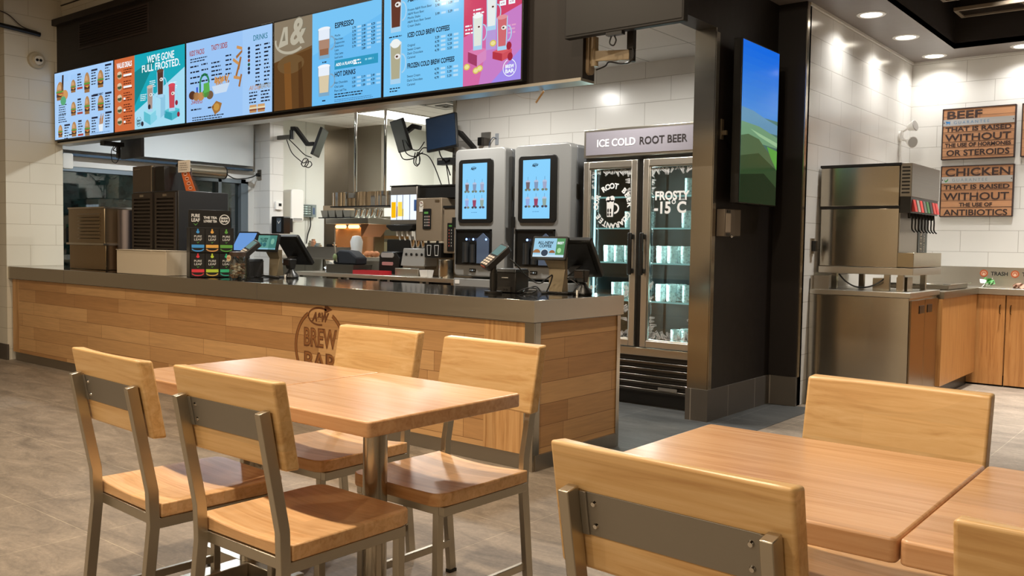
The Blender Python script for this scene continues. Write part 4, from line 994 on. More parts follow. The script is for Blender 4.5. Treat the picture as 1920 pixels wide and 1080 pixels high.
def make_printer(lab, loc, rz, s=1):
    t = thing('receipt_printer', lab, 'printer', loc, rz, 'receipt printers on the counter')
    m = MB(); m.hull([(-.075, -.075, .0), (.075, -.075, .0), (.075, .075, .0), (-.075, .075, .0)], [(-.075, -.07, .13), (.075, -.07, .13), (.075, .075, .13), (-.075, .075, .13)]); m.build('body', pl('#1e1c1a', .4), t, bevel=.006)
    m = MB(); m.hull([(-.077, -.078, .122), (.077, -.078, .122), (.077, .077, .122), (-.077, .077, .122)], [(-.070, -.066, .145), (.070, -.066, .145), (.070, .07, .145), (-.070, .07, .145)]); m.build('lid', M_BLACK, t, bevel=.004)
    m = MB(); m.box(-.025, .02, -.0765, -.073, .088, .093); m.build('badge', pl('#c9c5bd', .4), t)
    m = MB(); m.box(-.045, .045, -.085, -.074, .005, .035); m.build('front_cover', pl('#2c2926', .4), t)
    for x in (.0, .02): 
        m = MB(); m.cyl((x, -.0865, .018), (x, -.084, .018), .006, n=12); m.build('button', M_BLACK, t)
    return t
make_printer('black receipt printer between the card reader and the bright till screen', (-3.47, 4.30, ZC), math.radians(5))
make_printer('black receipt printer behind the card reader near the candy jar', (-6.12, 4.26, ZC), math.radians(5))
def make_scanner(lab, loc, rz):
    t = thing('barcode_scanner', lab, 'scanner', loc, rz, 'black scanners behind the tills')
    m = MB(); m.lathe([(.055, 0), (.06, .01), (.05, .03), (.03, .05), (.02, .07)], (0, 0), 20); m.build('foot', M_BLACK, t)
    m = MB(); m.hull([(-.025, -.03, .07), (.025, -.03, .07), (.025, .02, .07), (-.025, .02, .07)], [(-.035, -.06, .15), (.035, -.06, .15), (.035, .03, .15), (-.035, .03, .15)]); m.build('head', M_BLACK, t, bevel=.008)
    m = MB(); m.box(-.028, .028, -.064, -.055, .10, .14); m.build('window', pl('#1c1412', .1), t)
    m = MB(); m.box(-.012, -.002, -.066, -.05, 0.0, .028); m.build('label_tag', pl('#dedad2', .5), t)
make_scanner('black hand scanner on its foot behind the till at the counter corner', (-3.04, 4.44, ZC), math.radians(10))
make_scanner('black hand scanner on its foot beside the green screen till', (-5.83, 4.44, ZC), math.radians(10))
def cable(lab, pts, r=.004, cat='cable', grp=None, mat=None, name='cable'):
    m = MB(pts[0]); m.tube(pts, r); o = m.build(name, mat or M_BLACK); return tag(o, lab, cat, grp)
cable('black cable hanging from the card reader to the till stand at the corner', [(-3.385, 4.17, 1.13), (-3.35, 4.2, 1.09), (-3.33, 4.26, 1.03), (-3.27, 4.31, .985), (-3.22, 4.33, 1.02), (-3.20, 4.35, 1.035), (-3.21, 4.34, .98), (-3.23, 4.33, .93)], .0045)
cable('loose black cables coiled on the counter before the bright till stand', [(-3.40, 4.30, .930), (-3.36, 4.22, .932), (-3.33, 4.28, .955), (-3.29, 4.32, .950), (-3.27, 4.25, .931), (-3.33, 4.24, .931), (-3.37, 4.30, .940), (-3.31, 4.33, .965), (-3.25, 4.31, .935), (-3.22, 4.33, .931)], .0045)
cable('black cable from the bright till to the scanner at the corner', [(-3.20, 4.46, 1.02), (-3.14, 4.46, 1.01), (-3.09, 4.46, .98), (-3.06, 4.45, .95)], .004)
cable('black cable looped on the counter under the green screen till', [(-5.98, 4.22, .935), (-5.92, 4.20, .931), (-5.86, 4.24, .945), (-5.80, 4.30, .931), (-5.86, 4.28, .932), (-5.92, 4.23, .950)], .004)

# things hung under the bulkhead and on the stub wall
t = thing('small_monitor', 'small dark monitor hanging under the leftmost menu screens', 'monitor', (-8.45, 4.5, 2.14))
O = (-8.45, 4.5, 2.14); fr = rot_frame(math.radians(-8))
m = MB(O); m.rrect(fr, (-8.45, 4.52, 2.0), -.27, 0, .26, .30, .01, -.03, 0); m.build('housing', pl('#1f1813', .5), t)
m = MB(O); m.box(-8.62, -8.54, 4.30, 4.50, 2.11, 2.149); m.box(-8.60, -8.56, 4.45, 4.475, 2.0, 2.12); m.build('mount', M_BLACK_M, t)
m = MB(O); m.tube([(-8.62, 4.47, 2.15), (-8.71, 4.46, 2.08), (-8.70, 4.46, 1.98), (-8.62, 4.46, 1.955), (-8.57, 4.46, 2.01), (-8.60, 4.45, 2.09)], .004); m.tube([(-8.60, 4.46, 2.12), (-8.64, 4.44, 2.08), (-8.58, 4.44, 2.06), (-8.54, 4.45, 2.03), (-8.55, 4.46, 1.99)], .005); m.build('cable', M_BLACK, t)
t = thing('hanging_stick', 'thin wooden stick dangling on a thread under the bulkhead', 'stick', (-3.35, 4.40, 2.165))
m = MB((-3.35, 4.40, 2.165)); m.tube([(-3.52, 4.34, 2.15), (-3.47, 4.37, 2.12), (-3.36, 4.40, 2.10)], .0012); m.tube([(-3.33, 4.36, 2.15), (-3.335, 4.38, 2.14), (-3.34, 4.40, 2.135)], .0012); m.build('thread', pl('#cfc8ba', .6), t)
m = MB((-3.35, 4.40, 2.165)); m.bar([(-3.325, 4.40, 2.150), (-3.385, 4.40, 2.085)], .004, .011, (0, 1, 0)); m.build('stick', pl('#d8ae74', .6), t)
t = thing('emergency_lamp_base', 'round cream wall fitting with two dark sockets on the stub wall', 'wall fitting', (-9.385, 4.045, 2.97))
CR = pl('#b5aa92', .5)
m = MB((-9.385, 4.045, 2.97)); m.cyl((-9.399, 4.045, 2.97), (-9.365, 4.045, 2.97), .085, .078, 32); m.build('plate', CR, t)
m = MB((-9.385, 4.045, 2.97)); m.cyl((-9.365, 4.045, 2.97), (-9.33, 4.045, 2.965), .05, .043, 24); m.build('hub', pl('#cfc6b2', .5), t)
for y in (4.028, 4.062):
    m = MB((-9.385, 4.045, 2.97)); m.cyl((-9.331, y, 2.965), (-9.326, y, 2.965), .014, n=14); m.build('socket', M_BLACK, t)
t = thing('curtain_rail', 'short black rail with a loose wire high on the left stub wall', 'rail', (-9.36, 3.7, 3.22))
m = MB((-9.36, 3.7, 3.22)); m.cyl((-9.36, 3.35, 3.27), (-9.36, 4.07, 3.222), .022, n=12); m.build('rail', M_BLACK, t)
m = MB((-9.36, 3.7, 3.22)); m.tube([(-9.38, 3.60, 3.50), (-9.37, 3.66, 3.40), (-9.37, 3.78, 3.36), (-9.36, 3.90, 3.27), (-9.36, 4.04, 3.245)], .006); m.build('wire', pl('#3c3228', .5), t)
m = MB((-9.36, 3.7, 3.22)); m.cyl((-9.38, 3.62, 3.40), (-9.36, 3.62, 3.38), .03); m.box(-9.40, -9.34, 3.61, 3.66, 3.28, 3.34); m.build('bracket', pl('#8a6f4e', .4, .5), t)
# air curtain, leaflet dispenser by the window
t = thing('air_curtain', 'steel tube air curtain over the drive through window', 'air curtain', (-9.48, 5.9, 2.02))
O = (-9.48, 5.9, 2.02)
m = MB(O); m.cyl((-9.48, 5.66, 2.015), (-9.48, 6.22, 2.015), .075, n=28); m.build('drum', M_STEEL_Y, t)
for y in (5.645, 6.22):
    m = MB(O); m.cyl((-9.48, y, 2.015), (-9.48, y + .015, 2.015), .078, n=28); m.build('end_cap', M_BLACK, t)
m = MB(O); m.box(-9.69, -9.50, 5.75, 5.81, 1.99, 2.04); m.box(-9.69, -9.50, 6.0, 6.06, 1.99, 2.04); m.build('bracket', M_STEEL_DK, t)
m = MB(O); m.tube([(-9.46, 6.235, 2.01), (-9.46, 6.36, 1.955), (-9.48, 6.52, 1.965), (-9.54, 6.68, 2.0), (-9.57, 6.748, 2.03)], .007); m.build('cable', M_BLACK, t)
t = thing('power_socket', 'wall socket with a black plug on the tiled column', 'socket', (-9.57, 6.795, 2.03))
m = MB((-9.57, 6.795, 2.03)); m.rrect('-Y', (-9.57, 6.799, 2.03), -.04, -.065, .04, .065, .006, 0, .006); m.build('plate', M_STEEL_DK, t)
m = MB((-9.57, 6.795, 2.03)); m.cyl((-9.57, 6.79, 2.03), (-9.57, 6.755, 2.03), .022, n=14); m.build('plug', M_BLACK, t)
m = MB((-9.60, 6.72, 1.97)); m.box(-9.66, -9.58, 6.66, 6.70, 1.94, 1.985); tag(m.build('cable_tag', M_PLASTIC_W), 'white tag hanging on the air curtain cable', 'tag')
t = thing('towel_dispenser', 'small white dispenser on the stub wall end, left of the night window', 'dispenser', (-9.5, 4.36, 1.92))
m = MB((-9.5, 4.36, 1.92)); m.rrect('+X', (-9.60, 4.40, 1.93), -.05, 0, .06, .16, .02, 0, .09); m.build('cover', M_PLASTIC_W, t, bevel=.006)
m = MB((-9.5, 4.36, 1.92)); m.box(-9.69, -9.60, 4.36, 4.44, 1.95, 2.07); m.build('back', pl('#b8b5ae', .4), t)

t = thing('bulkhead_vent', 'dark louvred air vent in the bulkhead above the leftmost menu screens', 'vent', (-8.27, 4.24, 3.05))
O = (-8.27, 4.24, 3.05); VB = pl('#261c17', .5)
m = MB(O); m.box(-8.92, -7.62, 4.243, 4.249, 3.05, 3.07); m.box(-8.92, -7.62, 4.243, 4.249, 3.29, 3.31); m.box(-8.92, -8.90, 4.243, 4.249, 3.07, 3.29); m.box(-7.64, -7.62, 4.243, 4.249, 3.07, 3.29); m.build('frame', VB, t)
m = MB(O)
for k in range(9): z = 3.075 + k * .024; m.hull([(-8.90, 4.249, z + .012), (-7.64, 4.249, z + .012), (-7.64, 4.249, z + .018), (-8.90, 4.249, z + .018)], [(-8.90, 4.238, z), (-7.64, 4.238, z), (-7.64, 4.238, z + .006), (-8.90, 4.238, z + .006)])
m.build('blades', VB, t)
# ------------------------------------------------------------------ back counter and what stands on it
t = thing('back_counter', 'low steel work counter with an open dark shelf, behind the service counter', 'counter', (-6.8, 6.5, 0))
O = (-6.8, 6.5, 0)
m = MB(O); m.box(-8.05, -5.56, 6.15, 6.98, .845, .885); m.build('worktop', M_STEEL, t, bevel=.003)
m = MB(O); m.box(-8.03, -5.58, 6.20, 6.96, .10, .13); m.box(-8.03, -5.58, 6.20, 6.96, .50, .52); m.box(-8.03, -5.58, 6.94, 6.96, .13, .845); m.build('shelf', M_BLACK_M, t)
for x in (-8.03, -7.35, -6.75, -6.15, -5.62):
    m = MB(O); m.box(x, x + .04, 6.20, 6.24, 0, .845); m.build('leg', M_STEEL_DK, t)
    m = MB(O); m.box(x, x + .04, 6.90, 6.94, 0, .845); m.build('leg', M_STEEL_DK, t)
ZB = .886
t = thing('juice_dispenser', 'fountain drink dispenser with a lit white and yellow front panel', 'drink dispenser', (-6.45, 6.6, ZB))
O = (-6.45, 6.6, ZB)
m = MB(O); m.box(-6.735, -6.36, 6.36, 6.95, 1.40, 1.78); m.build('head', M_STEEL_DK, t, bevel=.006)
m = MB(O); m.box(-6.74, -6.355, 6.352, 6.96, 1.781, 1.79); m.build('cap', M_BLACK, t)
t2 = thing('black_canopy', 'long black cover box on top of the tan drink machines', 'cover', (-6.05, 6.7, 1.657))
m = MB((-6.05, 6.7, 1.657)); m.box(-6.355, -5.80, 6.40, 6.95, 1.657, 1.77); m.build('shell', M_BLACK, t2, bevel=.004)
m = MB((-6.05, 6.7, 1.657)); m.box(-6.355, -5.79, 6.39, 6.96, 1.771, 1.785); m.build('lid', pl('#1f1e1c', .3), t2)
m = MB(O); mats = []; A = Art(m, '-Y', (-6.730, 6.358, 1.695), mats); A.lv = .001
A.rect(0, 0, .365, .25, em('#e8f2ff', 1.15), 0); Y1, Y2, OR = em('#f0b400', 1.1), em('#f6d44a', 1.1), em('#c98a50', 1)
A.rect(.01, .07, .075, .23, Y1, 1); A.poly([(.08, .22), (.10, .22), (.10, .12), (.085, .10)], OR, 1); A.rect(.105, .07, .165, .215, Y2, 1); A.rect(.165, .14, .19, .215, em('#f2e08a', 1.1), 1)
for u in (.09, .175, .275): A.rect(u - .004, 0, u + .004, .25, em('#3d5a80', .5), 2)
m.build('lit_panel', mats, t, flat=True)
m = MB(O); m.prism([(-6.735, 1.395), (-6.735, 1.37), (-6.66, 1.33), (-6.43, 1.33), (-6.365, 1.36), (-6.36, 1.395)], 'Y', 6.30, 6.40); m.build('valve_cover', M_BLACK, t, bevel=.004)
for k in range(4):
    m = MB(O); x = -6.60 + k * .072; m.cyl((x, 6.33, 1.33), (x, 6.33, 1.28), .014, .010, 12); m.hull([(x - .012, 6.34, 1.33), (x + .012, 6.34, 1.33), (x + .012, 6.35, 1.33), (x - .012, 6.35, 1.33)], [(x + .02, 6.34, 1.24), (x + .03, 6.34, 1.24), (x + .03, 6.35, 1.24), (x + .02, 6.35, 1.24)]); m.build('nozzle', pl('#d8d5cc', .3), t)
m = MB(O); m.box(-6.735, -6.36, 6.62, 6.95, ZB, 1.40); m.build('column', M_STEEL_DK, t)
m = MB(O); m.box(-6.60, -6.27, 6.30, 6.60, ZB, .96); m.build('drip_tray', M_STEEL, t, bevel=.003)
t = thing('cup_holder', 'punched steel cup holder with four round holes under the juice nozzles', 'holder', (-6.38, 6.42, .96))
O = (-6.38, 6.42, .96)
m = MB(O); m.box(-6.53, -6.22, 6.34, 6.58, .961, .985); m.build('base', M_STEEL_DK, t)
m = MB(O); m.hull([(-6.54, 6.32, .985), (-6.21, 6.32, .985), (-6.21, 6.56, .985), (-6.54, 6.56, .985)], [(-6.52, 6.34, 1.16), (-6.20, 6.34, 1.16), (-6.20, 6.56, 1.16), (-6.52, 6.56, 1.16)]); m.build('box', pl('#b9b7b2', .3, .5), t, bevel=.004)
for k in range(4):
    m = MB(O); x = -6.47 + k * .072; m.cyl((x, 6.331, 1.10), (x, 6.325, 1.10), .014, n=16); m.build('hole', M_BLACK, t)
for k in range(4):
    m = MB((-6.48 + k * .075, 6.44, 1.165)); m.lathe([(.026, 1.165), (.036, 1.245), (.032, 1.245), (.024, 1.17)], (-6.48 + k * .075, 6.44), 16)
    tag(m.build('steel_cup', M_CHROME), ('first', 'second', 'third', 'fourth')[k] + ' small shiny cup from the left on the punched steel holder', 'cup', 'shiny cups on the holder')
t = thing('hot_drink_machine', 'tan steel machine with a black keypad beside the lit juice dispenser', 'kitchen machine', (-6.15, 6.6, ZB))
O = (-6.15, 6.6, ZB); TAN2 = pl('#94836d', .4, .35)
m = MB(O); m.box(-6.33, -5.985, 6.32, 6.70, 1.235, 1.655); m.box(-6.33, -5.985, 6.50, 6.70, ZB, 1.235); m.build('housing', TAN2, t, bevel=.006)
mats = [M_BLACK]
m = MB(O); m.rrect('-Y', (-6.175, 6.319, 1.46), -.055, -.11, .055, .09, .01, 0, .006); A = Art(m, '-Y', (-6.23, 6.3125, 1.55), mats); A.lv = .0006
A.rect(.02, .03, .075, .05, em('#5f9a4a', .8), 1)
for r in range(4):
    for c in range(4): A.rect(.022 + c * .02, .07 + r * .028, .034 + c * .02, .086 + r * .028, pl('#9a968e', .5) if c < 3 else pl('#c08a80', .5), 1)
m.build('keypad', mats, t, flat=True)
m = MB(O); m.rrect('-Y', (-6.03, 6.318, 1.615), -.04, 0, .02, .02, .004, 0, .003); m.build('badge', M_CHROME, t)
mats = [pl('#ded8cc', .5)]
m = MB(O); m.rrect('-Y', (-6.26, 6.318, 1.52), -.02, 0, .03, .06, .003, 0, .003); m.rrect('-Y', (-6.25, 6.316, 1.575), -.02, 0, .02, .05, .018, 0, .008); A = Art(m, '-Y', (-6.27, 6.3075, 1.62), mats); A.ell(.02, .012, .008, .008, pl('#7a4638', .6), 1); A.ell(.035, .018, .006, .006, pl('#7a4638', .6), 1); m.build('magnet', mats, t, flat=True)
m = MB(O); m.box(-6.35, -6.33, 6.31, 6.36, 1.53, 1.64); m.build('blue_flag', pl('#3a5f9a', .5), t)
mats = [M_BLACK]
m = MB(O); m.box(-6.185, -5.965, 6.30, 6.49, 1.075, 1.215); A = Art(m, '-Y', (-6.185, 6.299, 1.215), mats); A.lv = .001
for u in (.06, .16): A.poly([(u - .03, .02), (u - .022, .12), (u - .017, .12), (u - .024, .02)], TXW, 1); A.poly([(u + .03, .02), (u + .022, .12), (u + .017, .12), (u + .024, .02)], TXW, 1); A.rect(u - .022, .115, u + .022, .122, TXW, 1); A.rect(u - .03, .018, u + .03, .023, TXW, 1)
m.build('spout_panel', mats, t, flat=True)
m = MB(O); m.box(-6.21, -5.965, 6.31, 6.49, 1.216, 1.234); m.build('valve_bar', pl('#b5ab97', .4), t, bevel=.003)
for x in (-6.14, -6.02):
    m = MB(O); m.cyl((x, 6.312, 1.226), (x, 6.30, 1.226), .014, n=14); m.build('knob', M_BLACK, t)
t = thing('second_drink_machine', 'narrow tan machine with a keypad strip, left of the tall grey dispenser', 'kitchen machine', (-5.8, 6.6, ZB))
O = (-5.8, 6.6, ZB)
m = MB(O); m.box(-5.955, -5.70, 6.32, 6.70, 1.12, 1.55); m.box(-5.955, -5.70, 6.45, 6.70, ZB, 1.12); m.build('housing', TAN2, t, bevel=.006)
mats = [M_BLACK]
m = MB(O); m.rrect('-Y', (-5.86, 6.319, 1.14), -.04, 0, .045, .27, .008, 0, .006); A = Art(m, '-Y', (-5.90, 6.3125, 1.41), mats); A.lv = .0006; A.rect(.02, .02, .065, .035, em('#4f8a3a', .7), 1)
for r in range(6): A.rect(.02, .06 + r * .03, .03, .075 + r * .03, pl('#a4503c', .5), 1); A.rect(.05, .06 + r * .03, .06, .075 + r * .03, pl('#8f8b84', .5), 1)
m.build('keypad', mats, t, flat=True)
m = MB(O); m.box(-5.957, -5.69, 6.31, 6.72, 1.551, 1.575); m.build('lid', M_BLACK, t)
m = MB((-5.86, 6.27, ZB)); m.lathe([(.075, ZB), (.078, ZB + .01), (.078, ZB + .17), (.082, ZB + .175), (.074, ZB + .175), (.070, ZB + .015), (.002, ZB + .012)], (-5.86, 6.27), 28)
tag(m.build('steel_pitcher', M_STEEL_V), 'round steel canister on the back counter beside the tall grey dispenser', 'canister')
m = MB((-6.075, 6.21, ZB)); m.hull([(-6.12, 6.18, ZB), (-6.03, 6.18, ZB), (-6.03, 6.25, ZB), (-6.12, 6.25, ZB)], [(-6.13, 6.17, ZB + .07), (-6.02, 6.17, ZB + .07), (-6.02, 6.26, ZB + .07), (-6.13, 6.26, ZB + .07)])
tag(m.build('portion_box', M_PLASTIC_W), 'small white container on the back counter left of the steel canister', 'container')
m = MB((-6.1, 6.2, ZB)); m.box(-6.28, -6.0, 6.155, 6.17, ZB, ZB + .006); tag(m.build('paper_strip', pl('#b9b5aa', .6)), 'flat grey strip lying along the back counter edge', 'strip')
t = thing('red_tray', 'flat red tray on the back counter below the heat lamp', 'tray', (-6.9, 6.25, ZB))
m = MB((-6.9, 6.25, ZB)); m.box(-7.10, -6.70, 6.18, 6.35, ZB, ZB + .012); m.box(-7.10, -6.70, 6.18, 6.19, ZB + .012, ZB + .04); m.box(-7.10, -6.70, 6.34, 6.35, ZB + .012, ZB + .04); m.box(-7.10, -7.09, 6.19, 6.34, ZB + .012, ZB + .04); m.box(-6.71, -6.70, 6.19, 6.34, ZB + .012, ZB + .04); m.build('pan', pl('#a8242c', .4), t)
t = thing('tape_dispenser', 'black dispenser with a pale rounded top behind the red tray', 'dispenser', (-6.82, 6.45, ZB))
m = MB((-6.82, 6.45, ZB)); m.prism([(-6.95, ZB), (-6.66, ZB), (-6.64, 1.06), (-6.70, 1.12), (-6.90, 1.12), (-6.94, 1.08)], 'Y', 6.40, 6.55); m.build('body', M_BLACK, t, bevel=.006)
m = MB((-6.82, 6.45, ZB)); m.rrect('-Y', (-6.80, 6.399, 1.06), -.10, 0, .08, .05, .02, 0, .012); m.build('top_shell', pl('#a39f98', .4), t)
m = MB((-6.82, 6.45, ZB)); m.rrect('-Y', (-6.80, 6.399, .98), -.09, 0, .07, .035, .012, 0, .008); m.build('label_strip', pl('#b5807a', .4), t)
t = thing('utensil_bin', 'dark open steel bin with a black cloth and handles inside, on the back counter', 'bin', (-7.3, 6.3, ZB))
O = (-7.3, 6.3, ZB)
m = MB(O); m.hull([(-7.55, 6.20, ZB), (-7.12, 6.20, ZB), (-7.12, 6.45, ZB), (-7.55, 6.45, ZB)], [(-7.54, 6.20, ZB + .09), (-7.11, 6.20, ZB + .09), (-7.11, 6.46, ZB + .09), (-7.54, 6.46, ZB + .09)]); m.build('tub', pl('#4a463d', .4, .5), t)
m = MB(O); m.prism([(-7.50, ZB + .091), (-7.48, 1.07), (-7.40, 1.13), (-7.24, 1.12), (-7.12, 1.05), (-7.13, ZB + .091)], 'Y', 6.25, 6.40); m.build('cloth', pl('#14171d', .8), t, bevel=.015)
m = MB(O); m.bar([(-7.42, 6.24, 1.0), (-7.47, 6.24, 1.21)], .018, .006, (1, 0, 0)); m.build('spatula', M_STEEL, t)
m = MB(O); m.ball((-7.45, 6.24, 1.05), .03, 1, .6, 1.3); m.build('leaf_scrap', pl('#7d8a5c', .7), t)
m = MB((-7.72, 6.5, ZB)); m.lathe([(.10, ZB), (.13, ZB + .12), (.135, ZB + .125), (.122, ZB + .12), (.09, ZB + .01), (.002, ZB + .008)], (-7.72, 6.5), 26); tag(m.build('metal_bowl', M_STEEL), 'shallow steel bowl left of the dark open bin', 'bowl')
m = MB((-7.60, 6.3, ZB)); rr = random.Random(2)
for k in range(14): 
    p = Vector((-7.62 + rr.uniform(-.05, .05), 6.3 + rr.uniform(-.03, .03), ZB + rr.uniform(.01, .09))); a = Vector((rr.uniform(-1, 1), rr.uniform(-1, 1), rr.uniform(-.2, 1))).normalized() * .035; b = a.orthogonal().normalized() * .03; m.face([p - a, p + b, p + a, p - b])
m.box(-7.66, -7.58, 6.28, 6.32, ZB, ZB + .004)
tag(m.build('crumpled_bag', thin_glass('film', '#f4f6f6', .25, .2), flat=True), 'crumpled clear plastic bag beside the dark open bin', 'bag')

# kitchen beyond the opening
t = thing('prep_table', 'steel prep table with raised back rail at the left kitchen wall', 'table', (-8.4, 7.2, 0))
O = (-8.4, 7.2, 0)
m = MB(O); m.box(-9.66, -7.3, 6.98, 7.9, 1.0, 1.04); m.box(-9.66, -7.3, 6.98, 7.9, .3, .32); m.build('worktop', M_STEEL, t)
m = MB(O); m.box(-8.85, -8.05, 6.965, 6.98, 1.02, 1.15); m.build('front_rail', M_STEEL_DK, t)
for x in (-9.62, -7.36):
    for y in (7.0, 7.84):
        m = MB(O); m.box(x, x + .04, y, y + .04, 0, 1.0); m.build('leg', M_STEEL_DK, t)
t = thing('heat_lamp_station', 'steel holding station with glowing orange heat lamps over a tray', 'heat lamp', (-8.5, 7.45, 1.04))
O = (-8.5, 7.45, 1.04)
m = MB(O); m.box(-8.80, -8.22, 7.62, 7.66, 1.04, 1.40); m.box(-8.80, -8.78, 7.36, 7.62, 1.06, 1.40); m.box(-8.24, -8.22, 7.5, 7.62, 1.06, 1.40); m.build('back_panel', steel('copper_lit_steel', '#c9b8a4', .22, 'Z'), t)
m = MB(O); m.box(-8.84, -8.06, 7.25, 7.66, 1.43, 1.50); m.build('canopy', M_STEEL, t, bevel=.004)
m = MB(O); m.hull([(-8.22, 7.28, 1.43), (-8.08, 7.28, 1.43), (-8.08, 7.62, 1.43), (-8.22, 7.62, 1.43)], [(-8.24, 7.30, 1.28), (-8.22, 7.30, 1.28), (-8.22, 7.60, 1.28), (-8.24, 7.60, 1.28)]); m.build('side_wing', pl('#8a5f3e', .4, .6), t)
for x in (-8.68, -8.44):
    m = MB(O); m.cyl((x - .08, 7.36, 1.40), (x + .08, 7.36, 1.40), .022, n=12); m.build('lamp_tube', em('#ffb060', 7), t)
lamp('heat_lamp_glow', (-8.55, 7.42, 1.38), 7, (1, .5, .2), .4, 160, shape='RECTANGLE', sy=.05)
m = MB(O); m.box(-8.78, -8.24, 7.30, 7.60, 1.041, 1.06); m.build('tray', M_STEEL, t)
t = thing('food_pans', 'row of grey plastic pans on a shelf left of the heat lamps', 'pan', (-8.75, 7.3, 1.50))
O = (-8.75, 7.3, 1.50)
m = MB(O); m.box(-9.02, -8.42, 7.28, 7.5, 1.502, 1.515); m.build('shelf', M_BLACK, t)
for k in range(4):
    x = -8.98 + k * .14; m = MB(O); m.hull([(x + .015, 7.30, 1.516), (x + .115, 7.30, 1.516), (x + .115, 7.46, 1.516), (x + .015, 7.46, 1.516)], [(x, 7.285, 1.60), (x + .13, 7.285, 1.60), (x + .13, 7.48, 1.60), (x, 7.48, 1.60)]); m.build('pan', pl('#8e8a7e', .4, .2), t)
m = MB(O); m.box(-8.95, -8.55, 7.30, 7.46, 1.601, 1.66); m.build('carton_lid', pl('#a89274', .7), t)
for k in range(5):
    x = -8.385 + k * .095; m = MB((x, 7.35, 1.502)); m.M = Matrix.Translation((x, 7.35, 1.503)) @ Matrix.Rotation(math.radians(18), 4, 'Y')
    m.lathe([(.035, 0.011), (.045, .11), (.040, .11), (.03, .018), (.002, .016)], (0, 0), 16)
    tag(m.build('steel_cup', M_CHROME), ('first', 'second', 'third', 'fourth', 'fifth')[k] + ' leaning steel cup from the left above the heat lamps', 'cup', 'leaning cups above the heat lamps')
m = MB((-8.2, 7.35, 1.50)); m.box(-8.52, -7.98, 7.26, 7.5, 1.5002, 1.502); tag(m.build('tray_liner', pl('#cfd6cf', .4)), 'pale tray on the canopy under the leaning steel cups', 'tray')
for k, (x, y, s, h, n, c) in enumerate(((-7.85, 7.12, .09, .07, 'bun_stack', '#b5764a'), (-7.58, 7.14, .07, .05, 'bun_stack', '#c08a62'))):
    m = MB((x, y, 1.041))
    for q in (-1, 0, 1): m.ball((x + q * s * .8, y, 1.041 + h * .5), h * .5, 1.3, 1.2, 1)
    tag(m.build(n, pl(c, .7)), ('brown buns on the prep table in front of the heat lamps', 'smaller brown buns right of the heat lamp tray')[k], 'food', 'buns on the prep table')
m = MB((-8.75, 7.1, 1.041)); m.lathe([(.06, 1.041), (.065, 1.10), (.075, 1.22), (.05, 1.28), (.02, 1.29)], (-8.08, 7.09), 20); tag(m.build('sauce_jug', pl('#c9cbc9', .3)), 'rounded pale jug in front of the glowing heat lamps', 'jug')
for k, (x, y, r, h, c) in enumerate(((-9.05, 7.2, .045, .18, '#8d8874'), (-8.95, 7.15, .032, .20, '#b58f74'), (-8.86, 7.15, .045, .15, '#7b8a8c'))):
    m = MB((x, y, 1.041)); m.lathe([(r, 1.041), (r, 1.041 + h * .85), (r * .7, 1.041 + h * .9), (r * .7, 1.041 + h)], (x, y), 18)
    tag(m.build('canister', pl(c, .3, .5)), ('olive canister at the left end of the prep table rail', 'slim copper toned canister second from the left on the prep table', 'blue grey canister third from the left on the prep table')[k], 'canister', 'canisters at the prep table end')
t = thing('black_press', 'small black gadget with grey arches right of the prep table canisters', 'gadget', (-8.72, 7.15, 1.041))
m = MB((-8.70, 7.15, 1.041)); m.rrect('-Y', (-8.56, 7.16, 1.041), -.06, 0, .06, .14, .02, 0, .06); m.build('body', M_BLACK, t)
m = MB((-8.70, 7.15, 1.041)); m.tube([(-8.60, 7.095, 1.07), (-8.59, 7.09, 1.12), (-8.56, 7.09, 1.13), (-8.53, 7.09, 1.12), (-8.52, 7.095, 1.07)], .006); m.build('arch', M_STEEL, t)
t = thing('heat_hood', 'shiny crinkled steel hood hung on two thin chrome poles', 'hood', (-7.85, 6.97, 1.62))
O = (-7.85, 6.97, 1.62)
m = MB(O); n = 60; rr = random.Random(11); pts = []
for i in range(n + 1):
    x = -8.37 + 1.02 * i / n; pts.append((x, 6.95 + .018 * math.sin(i * 1.9) + .012 * math.sin(i * .7 + 1)))
pts += [(-7.35, 7.22), (-8.37, 7.22)]
m.prism(pts, 'Z', 1.63, 1.79); m.build('skirt', M_CHROME, t)
m = MB(O); m.box(-8.38, -7.34, 6.94, 7.24, 1.615, 1.63); m.build('rim', M_BLACK, t)
for x, z in ((-7.995, 0), (-7.497, 0)):
    m = MB(O); m.cyl((x, 6.99, 1.79), (x, 6.99, 2.789), .017, n=12); m.build('pole', M_CHROME, t)
m = MB(O); m.box(-8.03, -7.94, 6.915, 6.935, 1.72, 1.78); m.build('switch', M_STEEL_DK, t)
m = MB((-7.4, 8.0, 0)); m.box(-8.9, -7.2, 8.1, 8.32, 0, 1.55); tag(m.build('fryer_backsplash', pl('#6e6a58', .4, .5)), 'dull olive steel fryer back panel under the shiny hood', 'panel')
t = thing('fryer', 'steel fryer bank under the shiny hood at the kitchen rear wall', 'fryer', (-8.1, 7.95, 0))
m = MB((-8.1, 8.0, 0)); m.box(-8.9, -7.1, 7.92, 8.09, 0, 1.02); m.build('cabinet', M_STEEL, t)
m = MB((-8.1, 8.0, 0)); m.box(-8.9, -7.1, 7.91, 8.09, 1.021, 1.05); m.box(-8.9, -7.1, 8.02, 8.09, 1.05, 1.22); m.build('top_rail', pl('#a59f82', .3, .7), t)
m = MB((-8.1, 8.0, 0)); m.box(-8.9, -7.1, 7.98, 8.019, 1.26, 1.30); m.box(-8.9, -7.1, 8.0, 8.09, 1.38, 1.42); m.build('rack_rail', pl('#8d6a3c', .4, .6), t)
